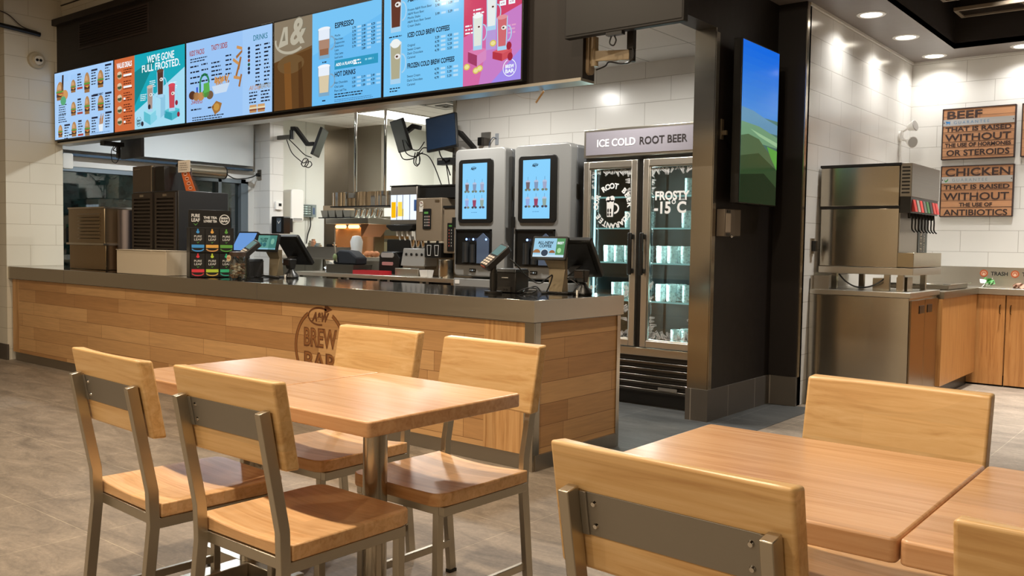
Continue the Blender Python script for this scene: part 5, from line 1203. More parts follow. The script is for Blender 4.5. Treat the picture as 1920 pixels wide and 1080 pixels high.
m = MB((-6.9, 6.75, ZB)); m.rrect('-Y', (-6.83, 6.605, ZB), -.17, 0, .17, .36, .02, 0, .04); tag(m.build('chopping_board', M_BLACK), 'upright black board standing behind the juice dispenser holder', 'board')

# wall fittings near the opening
t = thing('paper_towel_dispenser', 'tall white paper towel dispenser on the left kitchen wall', 'dispenser', (-9.6, 7.35, 1.45))
m = MB((-9.6, 7.35, 1.45)); m.rrect('+X', (-9.69, 7.34, 1.46), -.10, 0, .10, .42, .04, 0, .18); m.build('cover', M_PLASTIC_W, t, bevel=.01)
m = MB((-9.6, 7.35, 1.45)); m.rrect('+X', (-9.51, 7.34, 1.46), -.07, .02, .07, .05, .01, 0, .006); m.build('slot', pl('#9c9a95', .4), t)
t = thing('soap_dispenser', 'black soap dispenser on the white tiled column end', 'dispenser', (-9.2, 6.85, 1.30))
m = MB((-9.2, 6.85, 1.30)); m.rrect('-Y', (-9.15, 6.86, 1.30), -.12, 0, .12, .21, .015, 0, .10); m.build('body', M_BLACK, t, bevel=.004)
m = MB((-9.2, 6.85, 1.30)); m.box(-9.33, -9.06, 6.86, 6.92, 1.32, 1.49); m.build('mount', M_BLACK_M, t)
mats = [pl('#4a5158', .15)]
m = MB((-9.2, 6.85, 1.30)); m.rrect('-Y', (-9.12, 6.759, 1.32), -.045, 0, .045, .17, .006, 0, .003); A = Art(m, '-Y', (-9.16, 6.7555, 1.48), mats); A.poly([(.015, .02), (.04, .045), (.075, .015), (.075, .025), (.04, .06), (.015, .03)], TXW, 1); m.build('window', mats, t, flat=True)
t = thing('thermostat', 'small white thermostat on the tiled column end', 'thermostat', (-9.35, 6.92, 1.61))
m = MB((-9.35, 6.92, 1.61)); m.box(-9.36, -9.335, 6.875, 6.975, 1.60, 1.70); m.build('case', M_PLASTIC_W, t, bevel=.003)
m = MB((-9.35, 6.92, 1.61)); m.box(-9.335, -9.332, 6.915, 6.955, 1.645, 1.68); m.build('display', M_BLACK, t)
t = thing('control_panel', 'grey switch box with four lit rows on the left kitchen wall', 'control panel', (-9.65, 7.6, 1.52))
O = (-9.65, 7.6, 1.52); mats = [pl('#7f8a88', .4)]
m = MB(O); m.box(-9.69, -9.63, 7.47, 7.74, 1.535, 1.70); A = Art(m, '+X', (-9.629, 7.47, 1.70), mats); A.lv = .0008
A.rect(.02, .015, .20, .15, pl('#4d5a55', .5), 1)
for k in range(4):
    for c in range(3): A.rect(.035 + c * .05, .025 + k * .03, .075 + c * .05, .038 + k * .03, em('#dcefe4', .9) if c == 1 else pl('#aab5ae', .5), 2)
A.rect(.21, .04, .245, .13, pl('#465a78', .5), 1)
m.build('box', mats, t, flat=True)
m = MB(O); m.tube([(-9.66, 7.66, 1.535), (-9.65, 7.66, 1.42), (-9.655, 7.62, 1.30), (-9.66, 7.60, 1.18)], .008); m.build('cable', M_BLACK, t)

def monitor(name, lab, loc, yaw, tilt, w, h, arm, cabs, roll=0, front=None):
    t = thing(name, lab, 'monitor', loc, 0, 'monitors on wall arms over the opening')
    O = Vector(loc)
    R = Matrix.Rotation(yaw, 3, 'Z') @ Matrix.Rotation(tilt, 3, 'X') @ Matrix.Rotation(roll, 3, 'Y')
    fr = (R @ Vector((1, 0, 0)), R @ Vector((0, 0, 1)), R @ Vector((0, -1, 0)))
    m = MB(O); m.rrect(fr, O, -w / 2, -h / 2, w / 2, h / 2, .01, -.03, 0); m.build('housing', M_BLACK, t, bevel=.003)
    m = MB(O); m.rrect(fr, O, -w / 2 + .012, -h / 2 + .02, w / 2 - .012, h / 2 - .012, .004, 0, .002); m.build('screen_glass', front or pl('#1d2a3c', .12), t)
    m = MB(O); m.rrect(fr, O, -.06, -.06, .06, .06, .008, -.055, -.03); m.build('rear_plate', M_BLACK_M, t)
    arm = [Vector(p) for p in arm]
    m = MB(O); m.bar(arm[2:], .05, .045, (0, 1, 0)) if len(arm) > 3 else m.bar(arm, .05, .045, (0, 1, 0)); m.build('arm', M_BLACK_M, t, bevel=.006)
    if len(arm) > 3:
        m = MB(O); m.bar(arm[:2], .05, .05, (0, 1, 0)); m.build('wall_arm', pl('#6d6a62', .4, .5), t)
        m = MB(O); m.cyl(arm[1] - Vector((0, 0, .03)), arm[1] + Vector((0, 0, .08)), .028, n=14); m.build('joint', M_BLACK, t)
    m = MB(O)
    for c in cabs: m.tube(c, .006, 6)
    m.build('cables', M_BLACK, t)
    return t
monitor('arm_monitor', 'thin monitor seen nearly edge on, on an arm from the tiled column', (-8.57, 6.95, 2.385), math.radians(131), math.radians(20), .42, .34,
        [(-9.36, 6.93, 2.49), (-9.10, 6.93, 2.49), (-9.10, 6.93, 2.59), (-9.02, 6.93, 2.585), (-8.82, 6.95, 2.385), (-8.70, 6.96, 2.385)],
        [[(-9.20, 6.93, 2.46), (-9.10, 6.93, 2.30), (-8.95, 6.93, 2.20), (-8.86, 6.93, 2.16), (-8.78, 6.93, 2.20)], [(-9.15, 6.93, 2.46), (-9.0, 6.93, 2.36), (-8.85, 6.93, 2.26), (-8.72, 6.93, 2.22)],
         [(-8.90, 6.92, 2.14), (-8.86, 6.92, 2.20), (-8.80, 6.92, 2.21), (-8.76, 6.92, 2.17), (-8.80, 6.92, 2.12), (-8.87, 6.92, 2.12), (-8.90, 6.92, 2.16)], [(-8.84, 6.92, 2.11), (-8.80, 6.92, 2.16), (-8.73, 6.92, 2.17), (-8.70, 6.92, 2.13), (-8.76, 6.92, 2.10), (-8.84, 6.92, 2.12)]],
        front=pl('#3c423e', .3))
monitor('arm_monitor', 'narrow tilted monitor turned away, left of the big front facing one', (-6.88, 6.62, 2.33), math.radians(-24), math.radians(18), .36, .34,
        [(-6.235, 6.74, 2.16), (-6.36, 6.70, 2.20), (-6.62, 6.66, 2.40), (-6.70, 6.64, 2.42), (-6.80, 6.62, 2.36)],
        [[(-6.82, 6.60, 2.28), (-6.74, 6.58, 2.14), (-6.60, 6.58, 2.10), (-6.50, 6.58, 2.18), (-6.40, 6.6, 2.16)], [(-6.80, 6.6, 2.40), (-6.72, 6.58, 2.22), (-6.58, 6.58, 2.16), (-6.48, 6.58, 2.24)],
         [(-6.60, 6.57, 2.14), (-6.62, 6.57, 2.04), (-6.57, 6.57, 2.0), (-6.53, 6.57, 2.06), (-6.56, 6.57, 2.14)], [(-6.57, 6.57, 2.14), (-6.59, 6.57, 2.03), (-6.54, 6.57, 2.02), (-6.54, 6.57, 2.10)],
         [(-6.55, 6.58, 2.13), (-6.45, 6.6, 2.10), (-6.38, 6.62, 2.0), (-6.30, 6.65, 1.80)], [(-6.86, 6.6, 2.16), (-6.78, 6.58, 2.08), (-6.64, 6.58, 2.08), (-6.5, 6.58, 2.14)]],
        front=pl('#3c423e', .3))
monitor('arm_monitor', 'large front facing tilted monitor with a dark blue screen by the tall dispensers', (-6.10, 6.42, 2.295), math.radians(6), math.radians(-4), .37, .34,
        [(-5.93, 6.72, 2.16), (-5.99, 6.58, 2.30), (-6.05, 6.47, 2.33)],
        [[(-6.2, 6.5, 2.14), (-6.22, 6.55, 2.08), (-6.2, 6.6, 2.02), (-6.21, 6.68, 1.9)]], roll=math.radians(-7), front=pl('#26364d', .15))
t = thing('power_adapter_box', 'small dark box hanging under the large front facing monitor', 'adapter', (-6.2, 6.6, 2.07))
m = MB((-6.2, 6.6, 2.07)); m.box(-6.32, -6.14, 6.60, 6.68, 2.0, 2.07); m.build('case', M_BLACK, t)
m = MB((-6.2, 6.6, 2.07)); m.box(-6.30, -6.25, 6.594, 6.60, 2.045, 2.06); m.build('sticker', M_PLASTIC_W, t)
m = MB((-6.2, 6.6, 2.07)); m.tube([(-6.23, 6.64, 2.0), (-6.225, 6.66, 1.9), (-6.22, 6.68, 1.79)], .005); m.build('cable', M_BLACK, t)
t = thing('power_socket', 'metal wall socket with a plug above the left tall dispenser', 'socket', (-5.82, 6.74, 2.24))
m = MB((-5.82, 6.74, 2.24)); m.rrect('-Y', (-5.80, 6.749, 2.24), -.06, -.06, .06, .07, .006, 0, .008); m.build('plate', M_STEEL_DK, t)
m = MB((-5.82, 6.74, 2.24)); m.box(-5.87, -5.82, 6.70, 6.741, 2.18, 2.26); m.build('plug', M_BLACK, t)
t = thing('data_socket', 'small socket with a thin wire right of the metal wall socket', 'socket', (-5.66, 6.74, 2.24))
m = MB((-5.66, 6.74, 2.24)); m.rrect('-Y', (-5.66, 6.749, 2.23), -.02, -.05, .02, .06, .004, 0, .006); m.build('plate', pl('#9a9fa5', .4), t)
m = MB((-5.66, 6.74, 2.24)); m.tube([(-5.66, 6.735, 2.24), (-5.69, 6.72, 2.25), (-5.73, 6.72, 2.20), (-5.74, 6.72, 2.12)], .004); m.build('wire', pl('#3a4a60', .4), t)
t = thing('ceiling_vent', 'square louvred air vent in the white kitchen ceiling right of the light panel', 'vent', (-7.0, 7.6, 2.79))
for k in range(4):
    a, b = .30 - k * .07, .25 - k * .07; m = MB((-7.0, 7.6, 2.79)); z = 2.789 - k * .006
    for q in ((-a, a, -a, -b), (-a, a, b, a), (-a, -b, -b, b), (b, a, -b, b)): m.box(-7.05 + q[0], -7.05 + q[1], 7.5 + q[2], 7.5 + q[3], z - .012, z)
    m.build('louvre_ring', M_WHITE if k % 2 == 0 else pl('#6e6d68', .6), t)

# tall self serve drink machines
DG = pl('#80807e', .3, .0, .5, .3); SIDE = pl('#7f8183', .3, .4)
def tall_machine(x0, lab):
    t = thing('drink_tower', lab, 'drink machine', (x0 + .3, 6.3, .0), 0, 'tall grey self serve drink machines')
    O = (x0 + .3, 6.3, 0); x1 = x0 + .585
    m = MB(O); m.rrect('-Y', (x0, 6.0, .925), 0, 0, .585, 1.13, .045, -.10, 0, k=6); m.build('front_shell', DG, t, bevel=.012, seg=3)
    m = MB(O); m.rrect('-Y', (x0 + .004, 6.105, .925), 0, 0, .577, 1.125, .035, -.55, 0); m.build('cabinet', SIDE, t, bevel=.004)
    m = MB(O); m.rrect('-Y', (x0 + .03, 5.9995, 1.40), .025, 0, .425, .56, .035, -.01, .012); bz = m.build('screen_bezel', M_BLACK, t, bevel=.003)
    m = MB(O); mats = []; A = Art(m, '-Y', (x0 + .105, 5.9865, 1.925), mats); A.lv = .0006; w, h = .285, .49
    A.rect(0, 0, w, h, em('#86cdf8', 1.05), 0)
    A.arc(w * .46, .045, .03, .016, .003, math.radians(40), math.radians(290), INK, 1); A.txt('A&W', w * .34, .055, .026, INK, 1, bold=.001, shear=.3, fit=.07)
    fills = ('#7a6a70', '#8a9fc0', '#a8b0d0', '#9db4e8', '#a04a68', '#9ab0a8')
    for k in range(6):
        u = .055 + (k % 3) * .088; v = .245 if k < 3 else .385
        A.poly([(u - .016, v), (u + .016, v), (u + .022, v - .06), (u - .022, v - .06)], em(fills[k], .9), 1); A.ell(u, v - .06, .024, .018, em('#b9c8e4', .95), 2, a0=0, a1=PI)
        A.rect(u - .001, v - .105, u + .002, v - .07, em('#5d7698', .8), 2)
        A.ell(u - .018, v + .004, .014, .010, em('#4d4a58' if k > 2 else '#7a8a70', .8), 2); A.ell(u + .016, v + .004, .016, .010, em('#5a5560' if k > 3 else '#8a9080', .8), 2)
    A.bars(w * .38, .43, .07, 1, .012, em('#5c9cd0', .9))
    m.build('display', mats, bz, flat=True)
    # dispensing bay
    m = MB(O); a, b, z0, z1 = x0 + .03, x0 + .445, 1.03, 1.345
    m.box(a, b, 5.985, 5.999, z0, z0 + .012); m.box(a, b, 5.985, 5.999, z1 - .012, z1); m.box(a, a + .012, 5.985, 5.999, z0, z1); m.box(b - .012, b, 5.985, 5.999, z0, z1)
    m.box(a + .012, b - .012, 5.994, 5.999, z0 + .012, z1 - .012); bay = m.build('dispensing_bay', M_BLACK, t)
    m = MB(O); m.cyl((x0 + .16, 5.985, z0 + .02), (x0 + .16, 5.985, z0 + .20), .035, n=16); m.cyl((x0 + .24, 5.985, z0 + .02), (x0 + .24, 5.985, z0 + .18), .03, n=16); m.build('nozzle', pl('#26282a', .2), bay)
    m = MB(O); m.prism([(x0 + .29, z0 + .015), (x0 + .43, z0 + .015), (x0 + .43, z0 + .23), (x0 + .36, z0 + .28), (x0 + .29, z0 + .23)], 'Y', 5.976, 5.984); m.build('clear_guard', pl('#5d6c86', .12, .3), bay)
    for q in (.17, .25, .40):
        m = MB(O); m.cyl((x0 + q, 5.978, z0 + .225), (x0 + q, 5.974, z0 + .225), .010, n=12); m.build('status_light', em('#8fb4ff', 3), bay)
    m = MB(O); m.box(x0 - .012, x0 + .018, 5.98, 6.02, 1.36, 1.45); m.build('latch', M_BLACK, t)
    m = MB(O); m.rrect('-Y', (x0 + .19, 5.9995, .965), 0, 0, .075, .03, .004, 0, .004); k_ = m.build('button_strip', M_BLACK, t)
    for q in range(3):
        m = MB(O); m.cyl((x0 + .205 + q * .022, 5.995, .98), (x0 + .205 + q * .022, 5.992, .98), .006, n=10); m.build('button', em('#c9d4d8', .8) if q == 1 else pl('#8a8f92', .4), k_)
    m = MB(O); m.rrect('-Y', (x0, 5.995, .02), 0, 0, .585, .885, .01, -.62, 0); m.build('base_cabinet', DG, t, bevel=.006)
    mats = [pl('#d6d4cf', .4)]
    m = MB(O); m.rrect('-Y', (x0 + .02, 5.994, .855), 0, 0, .055, .035, .006, 0, .002); m.build('badge', mats, t)
    m = MB(O); m.box(x1 - .012, x1 + .002, 6.105, 6.14, 1.60, 1.72); m.build('hinge', M_STEEL_DK, t)
    return t
tall_machine(-5.52, 'left tall grey drink machine with a bright upright menu screen')
tall_machine(-4.835, 'right tall grey drink machine beside the glass cooler, bright upright screen')
# ------------------------------------------------------------------ glass door cooler with mugs
t = thing('glass_cooler', 'two door glass cooler with a lettered grey sign on top, full of mugs', 'cooler', (-3.53, 6.3, 0))
O = (-3.53, 6.3, 0); X0, X1 = -4.07, -3.0
INN = pl('#2a3436', .4)
m = MB(O)
m.box(X0, X0 + .04, 5.96, 6.70, .10, 2.12); m.box(X1 - .04, X1, 5.96, 6.70, .10, 2.12); m.box(X0 + .04, X1 - .04, 6.66, 6.70, .10, 2.12); m.box(X0 + .04, X1 - .04, 5.96, 6.66, 1.88, 2.12); m.box(X0 + .04, X1 - .04, 5.96, 6.66, .10, .455)
m.build('cabinet', pl('#3b3a38', .4, .5), t)
m = MB(O); m.box(X0 + .041, X1 - .041, 6.64, 6.658, .456, 1.879); m.box(X0 + .041, X0 + .05, 5.98, 6.64, .456, 1.879); m.box(X1 - .05, X1 - .041, 5.98, 6.64, .456, 1.879); m.build('liner', INN, t)
m = MB(O); m.box(-3.575, -3.522, 5.95, 5.985, .455, 1.88); m.build('mullion', M_BLACK, t)
m = MB(O); m.box(X0, X1, 5.925, 5.96, 1.905, 2.125); m.build('sign_box', M_STEEL, t, bevel=.003)
mats = [pl('#7b777e', .4)]
m = MB(O); m.box(X0 + .022, X1 - .022, 5.920, 5.925, 1.925, 2.105)
A = Art(m, '-Y', (X0 + .022, 5.9195, 2.105), mats); A.lv = .001
A.txt('ICE COLD', .102, .118, .080, pl('#f3f1ee', .4), 1, bold=.0012, fit=.345); A.txt('ROOT BEER', .485, .118, .080, pl('#241f1f', .4), 1, bold=.0012, fit=.40)
m.build('sign_panel', mats, t, flat=True)
m = MB(O); m.box(X0, X1, 5.93, 5.96, .385, .445); m.build('rail', M_STEEL, t, bevel=.003)
m = MB(O); m.box(X0 + .02, X1 - .02, 5.985, 6.0, .0, .40); m.build('grille_back', M_BLACK, t)
for k in range(5):
    z = .345 - k * .052; m = MB(O); m.hull([(X0, 5.98, z), (X1, 5.98, z), (X1, 5.98, z + .012), (X0, 5.98, z + .012)], [(X0, 5.935, z - .022), (X1, 5.935, z - .022), (X1, 5.935, z - .002), (X0, 5.935, z - .002)])
    m.build('grille_slat', steel('grille_steel', '#6e6a64', .25) if k == 0 else bpy.data.materials['grille_steel'], t, bevel=.003)
SHELF = (1.605, 1.362, 1.095, .802)
m = MB(O)
for z in SHELF: m.box(X0 + .05, X1 - .05, 6.03, 6.60, z - .012, z - .006)
m.build('glass_shelves', thin_glass('shelf_glass', '#dfeeee', .15), t)
for z in SHELF:
    for a, b in ((X0 + .06, -3.585), (-3.515, X1 - .055)):
        m = MB(O); m.box(a, b, 6.012, 6.030, z - .014, z - .002); m.build('shelf_edge', em('#a8d8d4', .75), t)  # edges given a glow in place of the strip light catching them
LED = em('#bfe9f0', 3.0)
for x in (X0 + .065, -3.505):
    m = MB(O); m.box(x - .006, x + .006, 5.996, 6.006, .50, 1.84); m.build('light_strip', LED, t)
    lamp('cooler_lamp', (x + .012, 6.02, 1.15), 13.0, (.8, 1.0, .98), .02, 170, rot=Matrix(((0, 0, -.85), (-1, 0, -.53), (0, 1, 0))).to_euler(), shape='RECTANGLE', sy=1.3)
m = MB(O); m.cyl((-3.30, 6.45, .47), (-3.30, 6.45, 1.85), .008, n=10); m.cyl((-3.80, 6.45, .47), (-3.80, 6.45, 1.85), .008, n=10); m.build('shelf_post', M_CHROME, t)
FROST = pl('#d9d8d6', .6); DG_ = thin_glass('cooler_glass', '#e6f1f0', .07, .03); SILV = steel('door_frame_steel', '#cfcac0', .36, 'X')
def frost(A, w, h, seed):
    """leafy frost along the edges of a pane"""
    rr = random.Random(seed)
    def sprig(u, v, a, s, l):
        for k in range(6):
            d = s * (k + 1) / 6; cu, cv = u + math.cos(a) * d, v - math.sin(a) * d
            for sg in (-1, 1):
                b = a + sg * .8; L = s * .34 * (1 - k * .1)
                p = [(cu, cv), (cu + math.cos(b + .3) * L * .6, cv - math.sin(b + .3) * L * .6), (cu + math.cos(b) * L, cv - math.sin(b) * L), (cu + math.cos(b - .3) * L * .6, cv - math.sin(b - .3) * L * .6)]
                if all(0 < q[0] < w and 0 < q[1] < h for q in p): A.poly(p, FROST, l)
    for k in range(30): sprig(rr.uniform(0, w), .002, -PI / 2 + rr.uniform(-.9, .9), rr.uniform(.025, .06), 1)
    for k in range(34): sprig(rr.uniform(0, w), h - .002, PI / 2 + rr.uniform(-.9, .9), rr.uniform(.03, .075), 1)
    for sd in (0, 1):
        for k in range(12): sprig(.002 if sd == 0 else w - .002, rr.uniform(0, .26), (0 if sd == 0 else PI) + rr.uniform(-.9, .6), rr.uniform(.02, .045), 1)
        for k in range(20): sprig(.002 if sd == 0 else w - .002, h - rr.uniform(0, 1) ** 1.6 * .42, (0 if sd == 0 else PI) + rr.uniform(-.3, 1.0), rr.uniform(.03, .065), 1)
for di, (a, b) in enumerate(((-4.066, -3.574), (-3.524, -3.004))):
    f = .052
    m = MB(O); z0, z1 = .452, 1.874
    m.box(a, a + f, 5.922, 5.955, z0, z1); m.box(b - f, b, 5.922, 5.955, z0, z1); m.box(a + f, b - f, 5.922, 5.955, z1 - f, z1); m.box(a + f, b - f, 5.922, 5.955, z0, z0 + f)
    for q in ((a + f, a + f + .01, z0 + f, z1 - f), (b - f - .01, b - f, z0 + f, z1 - f)): m.box(q[0], q[1], 5.930, 5.955, q[2], q[3])
    m.box(a + f + .01, b - f - .01, 5.930, 5.955, z1 - f - .01, z1 - f); m.box(a + f + .01, b - f - .01, 5.930, 5.955, z0 + f, z0 + f + .01)
    d = m.build('door', SILV, t, bevel=.004, label=('left glass door frame', 'right glass door frame')[di])
    m = MB(O); m.box(a + f, b - f, 5.940, 5.946, z0 + f, z1 - f); m.build('pane', DG_, d, flat=True)
    mats = [FROST]; w, h = b - a - 2 * f - .02, z1 - z0 - 2 * f - .02
    m = MB(O); A = Art(m, '-Y', (a + f + .01, 5.939, z1 - f - .01), mats); A.lv = .0006; frost(A, w, h, 4 + di)
    if di == 0:
        cu, cv, r = w * .5 + .02, .285, .135
        word = 'OUR ROOT BEER GUARANTEE '; n = len(word)
        for i, ch in enumerate(word):
            if ch == ' ': continue
            th = math.radians(183 - i * 360 / n)
            A.txt(ch, cu + r * math.cos(th), cv - r * math.sin(th), .058, FROST, 2, 'CENTER', bold=.0022, rot=th - PI / 2)
        A.poly([(cu - .055, cv - .045), (cu + .012, cv - .045), (cu + .005, cv + .085), (cu - .05, cv + .085)], FROST, 2); A.ell(cu - .04, cv - .05, .022, .022, FROST, 2); A.ell(cu - .005, cv - .055, .024, .024, FROST, 2)
        A.arc(cu + .015, cv + .02, .045, .042, .014, -PI / 2, PI / 2, FROST, 2)
        for q in (-.04, -.018): A.ell(cu + q, cv + .035, .007, .016, M_BLACK, 3); A.ell(cu + q, cv + .066, .007, .012, M_BLACK, 3)
    else:
        A.txt('FROSTY', .035, .245, .088, FROST, 2, bold=.003, fit=.285); A.txt('-15', .03, .345, .12, FROST, 2, bold=.004, fit=.14); A.arc(.195, .262, .017, .017, .007, 0, 2 * PI, FROST, 2); A.txt('C', .222, .342, .115, FROST, 2, bold=.004, fit=.075)
        for k in range(6): A.poly([(.235 + k * .012, .250), (.243 + k * .012, .250), (.240 + k * .012, .235)], FROST, 2)
    m.build('frost_lettering', mats, d, flat=True)
    hx = b - .026 if di == 0 else a + .026
    m = MB(O); m.box(hx - .016, hx + .016, 5.868, 5.885, 1.0, 1.32); m.box(hx - .012, hx + .012, 5.885, 5.922, 1.01, 1.05); m.box(hx - .012, hx + .012, 5.885, 5.922, 1.27, 1.31); m.build('handle', M_BLACK, d, bevel=.006)
mats = [pl('#9a9690', .3, .6)]
m = MB(O); m.rrect('-Y', (-3.36, 5.9345, .137), 0, 0, .16, .022, .004, 0, .003); m.build('name_strip', mats, t)
MUG, _nt, _b = newmat('frosted_sparkle_glass')
_b.inputs['Base Color'].default_value = (.86, .95, .94, 1); _b.inputs['Roughness'].default_value = .18; _v = _nt.nodes.new('ShaderNodeTexVoronoi'); _v.inputs['Scale'].default_value = 55; _nt.links.new(_coords(_nt), _v.inputs['Vector']); _nt.links.new(ramp(_nt, _v.outputs['Distance'], [(.15, (.12, .12, .12, 1)), (.6, (.75, .75, .75, 1))]), _b.inputs['Alpha']); _b.inputs['Specular IOR Level'].default_value = .9  # voronoi alpha puts sparkle of light into the frosted glass
def make_mug():
    o = thing('glass_mug', '', 'mug')
    m = MB(); m.lathe([(.036, 0), (.040, .012), (.042, .13), (.039, .13), (.035, .02), (.002, .016)], (0, 0), 14); m.build('glass', MUG, o)
    m = MB(); m.tube([(.040, 0, .11), (.066, 0, .105), (.072, 0, .07), (.064, 0, .04), (.040, 0, .03)], .007, 6); m.build('handle', MUG, o)
    return o
mug0 = make_mug(); used = False
ORD = ('first', 'second', 'third', 'fourth', 'fifth', 'sixth')
SH = {1.605: 'top', 1.362: 'second', 1.095: 'third', .802: 'fourth', .456: 'bottom'}
for side, z, xs, rows in (('left', 1.362, (-3.74, -3.645), 2), ('left', 1.095, (-3.93, -3.835, -3.74, -3.645), 2), ('left', .802, (-3.85, -3.755, -3.66), 2),
                          ('right', 1.605, (-3.22, -3.13), 2), ('right', 1.362, (-3.24, -3.14), 2), ('right', 1.095, (-3.45, -3.355, -3.24, -3.14), 2), ('right', .802, (-3.45, -3.355, -3.22, -3.125), 2), ('right', .456, (-3.31, -3.215, -3.12), 2)):
    for r in range(rows):
        for i, x in enumerate(xs):
            o = mug0 if not used else copy_tree(mug0); used = True
            o.location = (x + .02 * r, 6.10 + .12 * r, z + .001 - (.004 if z > .5 else 0)); o.rotation_euler = (0, 0, PI / 2 + .5 * math.sin(i * 1.3 + r))
            o['label'] = '%s glass mug of the %s row, %s shelf, %s cooler door' % (ORD[i], ('front', 'back')[r], SH[z], side); o['group'] = 'glass mugs in the cooler'
# paper towel and switch boxes on the pillar
t = thing('cutlery_dispenser', 'small grey wall dispenser low on the dark pillar, under the blue screen', 'dispenser', (-2.8, 5.91, 1.29))
O = (-2.8, 5.91, 1.29)
m = MB(O); m.box(-2.84, -2.775, 5.775, 5.935, 1.295, 1.485); m.box(-2.84, -2.79, 5.935, 6.06, 1.30, 1.49); m.build('case', pl('#71665a', .35, .3), t, bevel=.004)
m = MB(O); m.box(-2.776, -2.772, 5.79, 5.86, 1.325, 1.455); m.build('label_plate', pl('#b9aa98', .5), t)
m = MB(O); m.box(-2.776, -2.771, 5.80, 5.85, 1.46, 1.478); m.build('slot', M_BLACK, t)
m = MB(O); m.box(-2.776, -2.771, 5.80, 5.85, 1.30, 1.318); m.build('slot', M_BLACK, t)
m = MB(O); m.ball((-2.772, 5.875, 1.297), .012); m.build('lock', M_CHROME, t)
t = thing('wall_hook', 'small steel bracket on the pillar wall beside the blue screen', 'bracket', (-2.83, 6.06, 2.0))
m = MB((-2.83, 6.06, 2.0)); m.box(-2.84, -2.832, 5.80, 5.835, 1.97, 2.11); m.box(-2.832, -2.80, 5.81, 5.83, 2.0, 2.03); m.build('bracket', pl('#8d7f6a', .35, .7), t)
# ------------------------------------------------------------------ drinks corner on the right
t = thing('drink_station_counter', 'steel cabinet under the soda fountain with two doors on its end', 'counter', (-2.24, 7.36, 0))
O = (-2.24, 7.36, 0)
SS = steel('sheet_steel', '#b9b1a2', .2, 'X', .02, .9)
m = MB(O); m.box(-2.61, -1.875, 6.985, 7.76, .06, .865); m.build('cabinet', SS, t, bevel=.003)
m = MB(O); m.box(-2.61, -1.86, 6.96, 7.80, .867, .905); m.build('worktop', M_STEEL, t, bevel=.003)
m = MB(O); m.box(-2.58, -1.90, 7.02, 7.75, 0, .06); m.build('toe_kick', M_BLACK, t)
m = MB(O); m.box(-2.61, -2.55, 6.965, 6.985, .0, .865); m.build('edge_strip', M_STEEL_V, t)
m = MB(O); m.box(-2.61, -2.595, 6.97, 7.5, .906, 1.01); m.box(-2.595, -2.47, 6.985, 7.0, .906, 1.01); m.build('upstand', M_STEEL_DK, t)
for i, (a, b) in enumerate(((7.0, 7.375), (7.38, 7.755))):
    m = MB(O); m.box(-1.875, -1.862, a, b, .08, .845); d = m.build('door', steel('door_steel', '#8f7a60', .24, 'Z') if i == 0 else bpy.data.materials['door_steel'], t, bevel=.002)
    y = b - .16 if i == 0 else a + .06
    m = MB(O); m.box(-1.862, -1.858, y, y + .13, .74, .80); m.build('pull', M_BLACK, d)
t = thing('soda_fountain', 'tall steel self serve soda fountain with a row of coloured flavour tabs', 'drink dispenser', (-2.3, 7.4, 1.03))
O = (-2.3, 7.4, 1.03)
m = MB(O); m.box(-2.60, -2.005, 7.12, 7.90, 1.085, 1.535); m.build('lower_body', SS, t, bevel=.004)
m = MB(O); m.box(-2.60, -2.005, 7.10, 7.90, 1.553, 1.855); m.build('upper_body', SS, t, bevel=.004)
m = MB(O); m.box(-2.605, -2.0, 7.115, 7.905, 1.535, 1.553); m.box(-2.605, -1.995, 7.095, 7.905, 1.856, 1.875); m.build('seam_band', M_BLACK_M, t)
m = MB(O); m.box(-2.004, -1.92, 7.11, 7.90, 1.62, 1.872); m.build('merchandiser', steel('hood_steel', '#8e8a83', .33, 'Y'), t, bevel=.003)
m = MB(O)
for k in range(8): m.rrect('-Y', (-1.995, 7.1095, 1.645 + k * .027), .004, 0, .062, .012, .005, -.002, .003)
m.build('vent_slot', M_BLACK, t)
m = MB(O); m.box(-2.003, -1.925, 7.12, 7.89, 1.50, 1.62); m.build('valve_panel', M_BLACK, t)
cols = ('#b5302c', '#8a8478', '#c23a34', '#5a5a54', '#3d6a3c', '#2a2a2a', '#b23a36', '#c03434')
for k in range(8):
    y = 7.16 + k * .09
    mats = [pl(cols[k], .4)]
    m = MB(O); m.hull([(-1.925, y, 1.51), (-1.90, y, 1.51), (-1.90, y + .065, 1.51), (-1.925, y + .065, 1.51)], [(-1.925, y, 1.60), (-1.92, y, 1.60), (-1.92, y + .065, 1.60), (-1.925, y + .065, 1.60)]); m.build('flavour_tab', mats, t)
    m = MB(O); m.cyl((-1.95, y + .03, 1.50), (-1.95, y + .03, 1.46), .014, .010, 12); m.tube([(-1.935, y + .03, 1.50), (-1.93, y + .03, 1.44), (-1.93, y + .035, 1.38), (-1.91, y + .04, 1.355)], .006, 6); m.build('lever', M_BLACK, t)
m = MB(O); m.box(-2.0045, -2.0, 7.125, 7.89, 1.20, 1.50); m.build('splash_back', M_STEEL_DK, t)
mats = [pl('#2f3a33', .4)]
m = MB(O); m.box(-2.0, -1.995, 7.62, 7.885, 1.20, 1.49); fr = (Vector((0, 0, -1)), Vector((0, 1, 0)), Vector((1, 0, 0)))
A = Art(m, fr, (-1.9945, 7.62, 1.40), mats); A.lv = .0006
A.txt('BEEF', .02, -.05, .085, TXW, 1, bold=.001, fit=.17); A.txt('GRASS FED', .0, -.15, .055, TXW, 1, bold=.001, fit=.19)
m.build('poster', mats, t, flat=True)
m = MB(O); m.box(-2.003, -1.885, 7.10, 7.90, 1.09, 1.20); m.build('drip_tray', steel('tray_steel', '#a89c84', .3, 'Y'), t, bevel=.003)
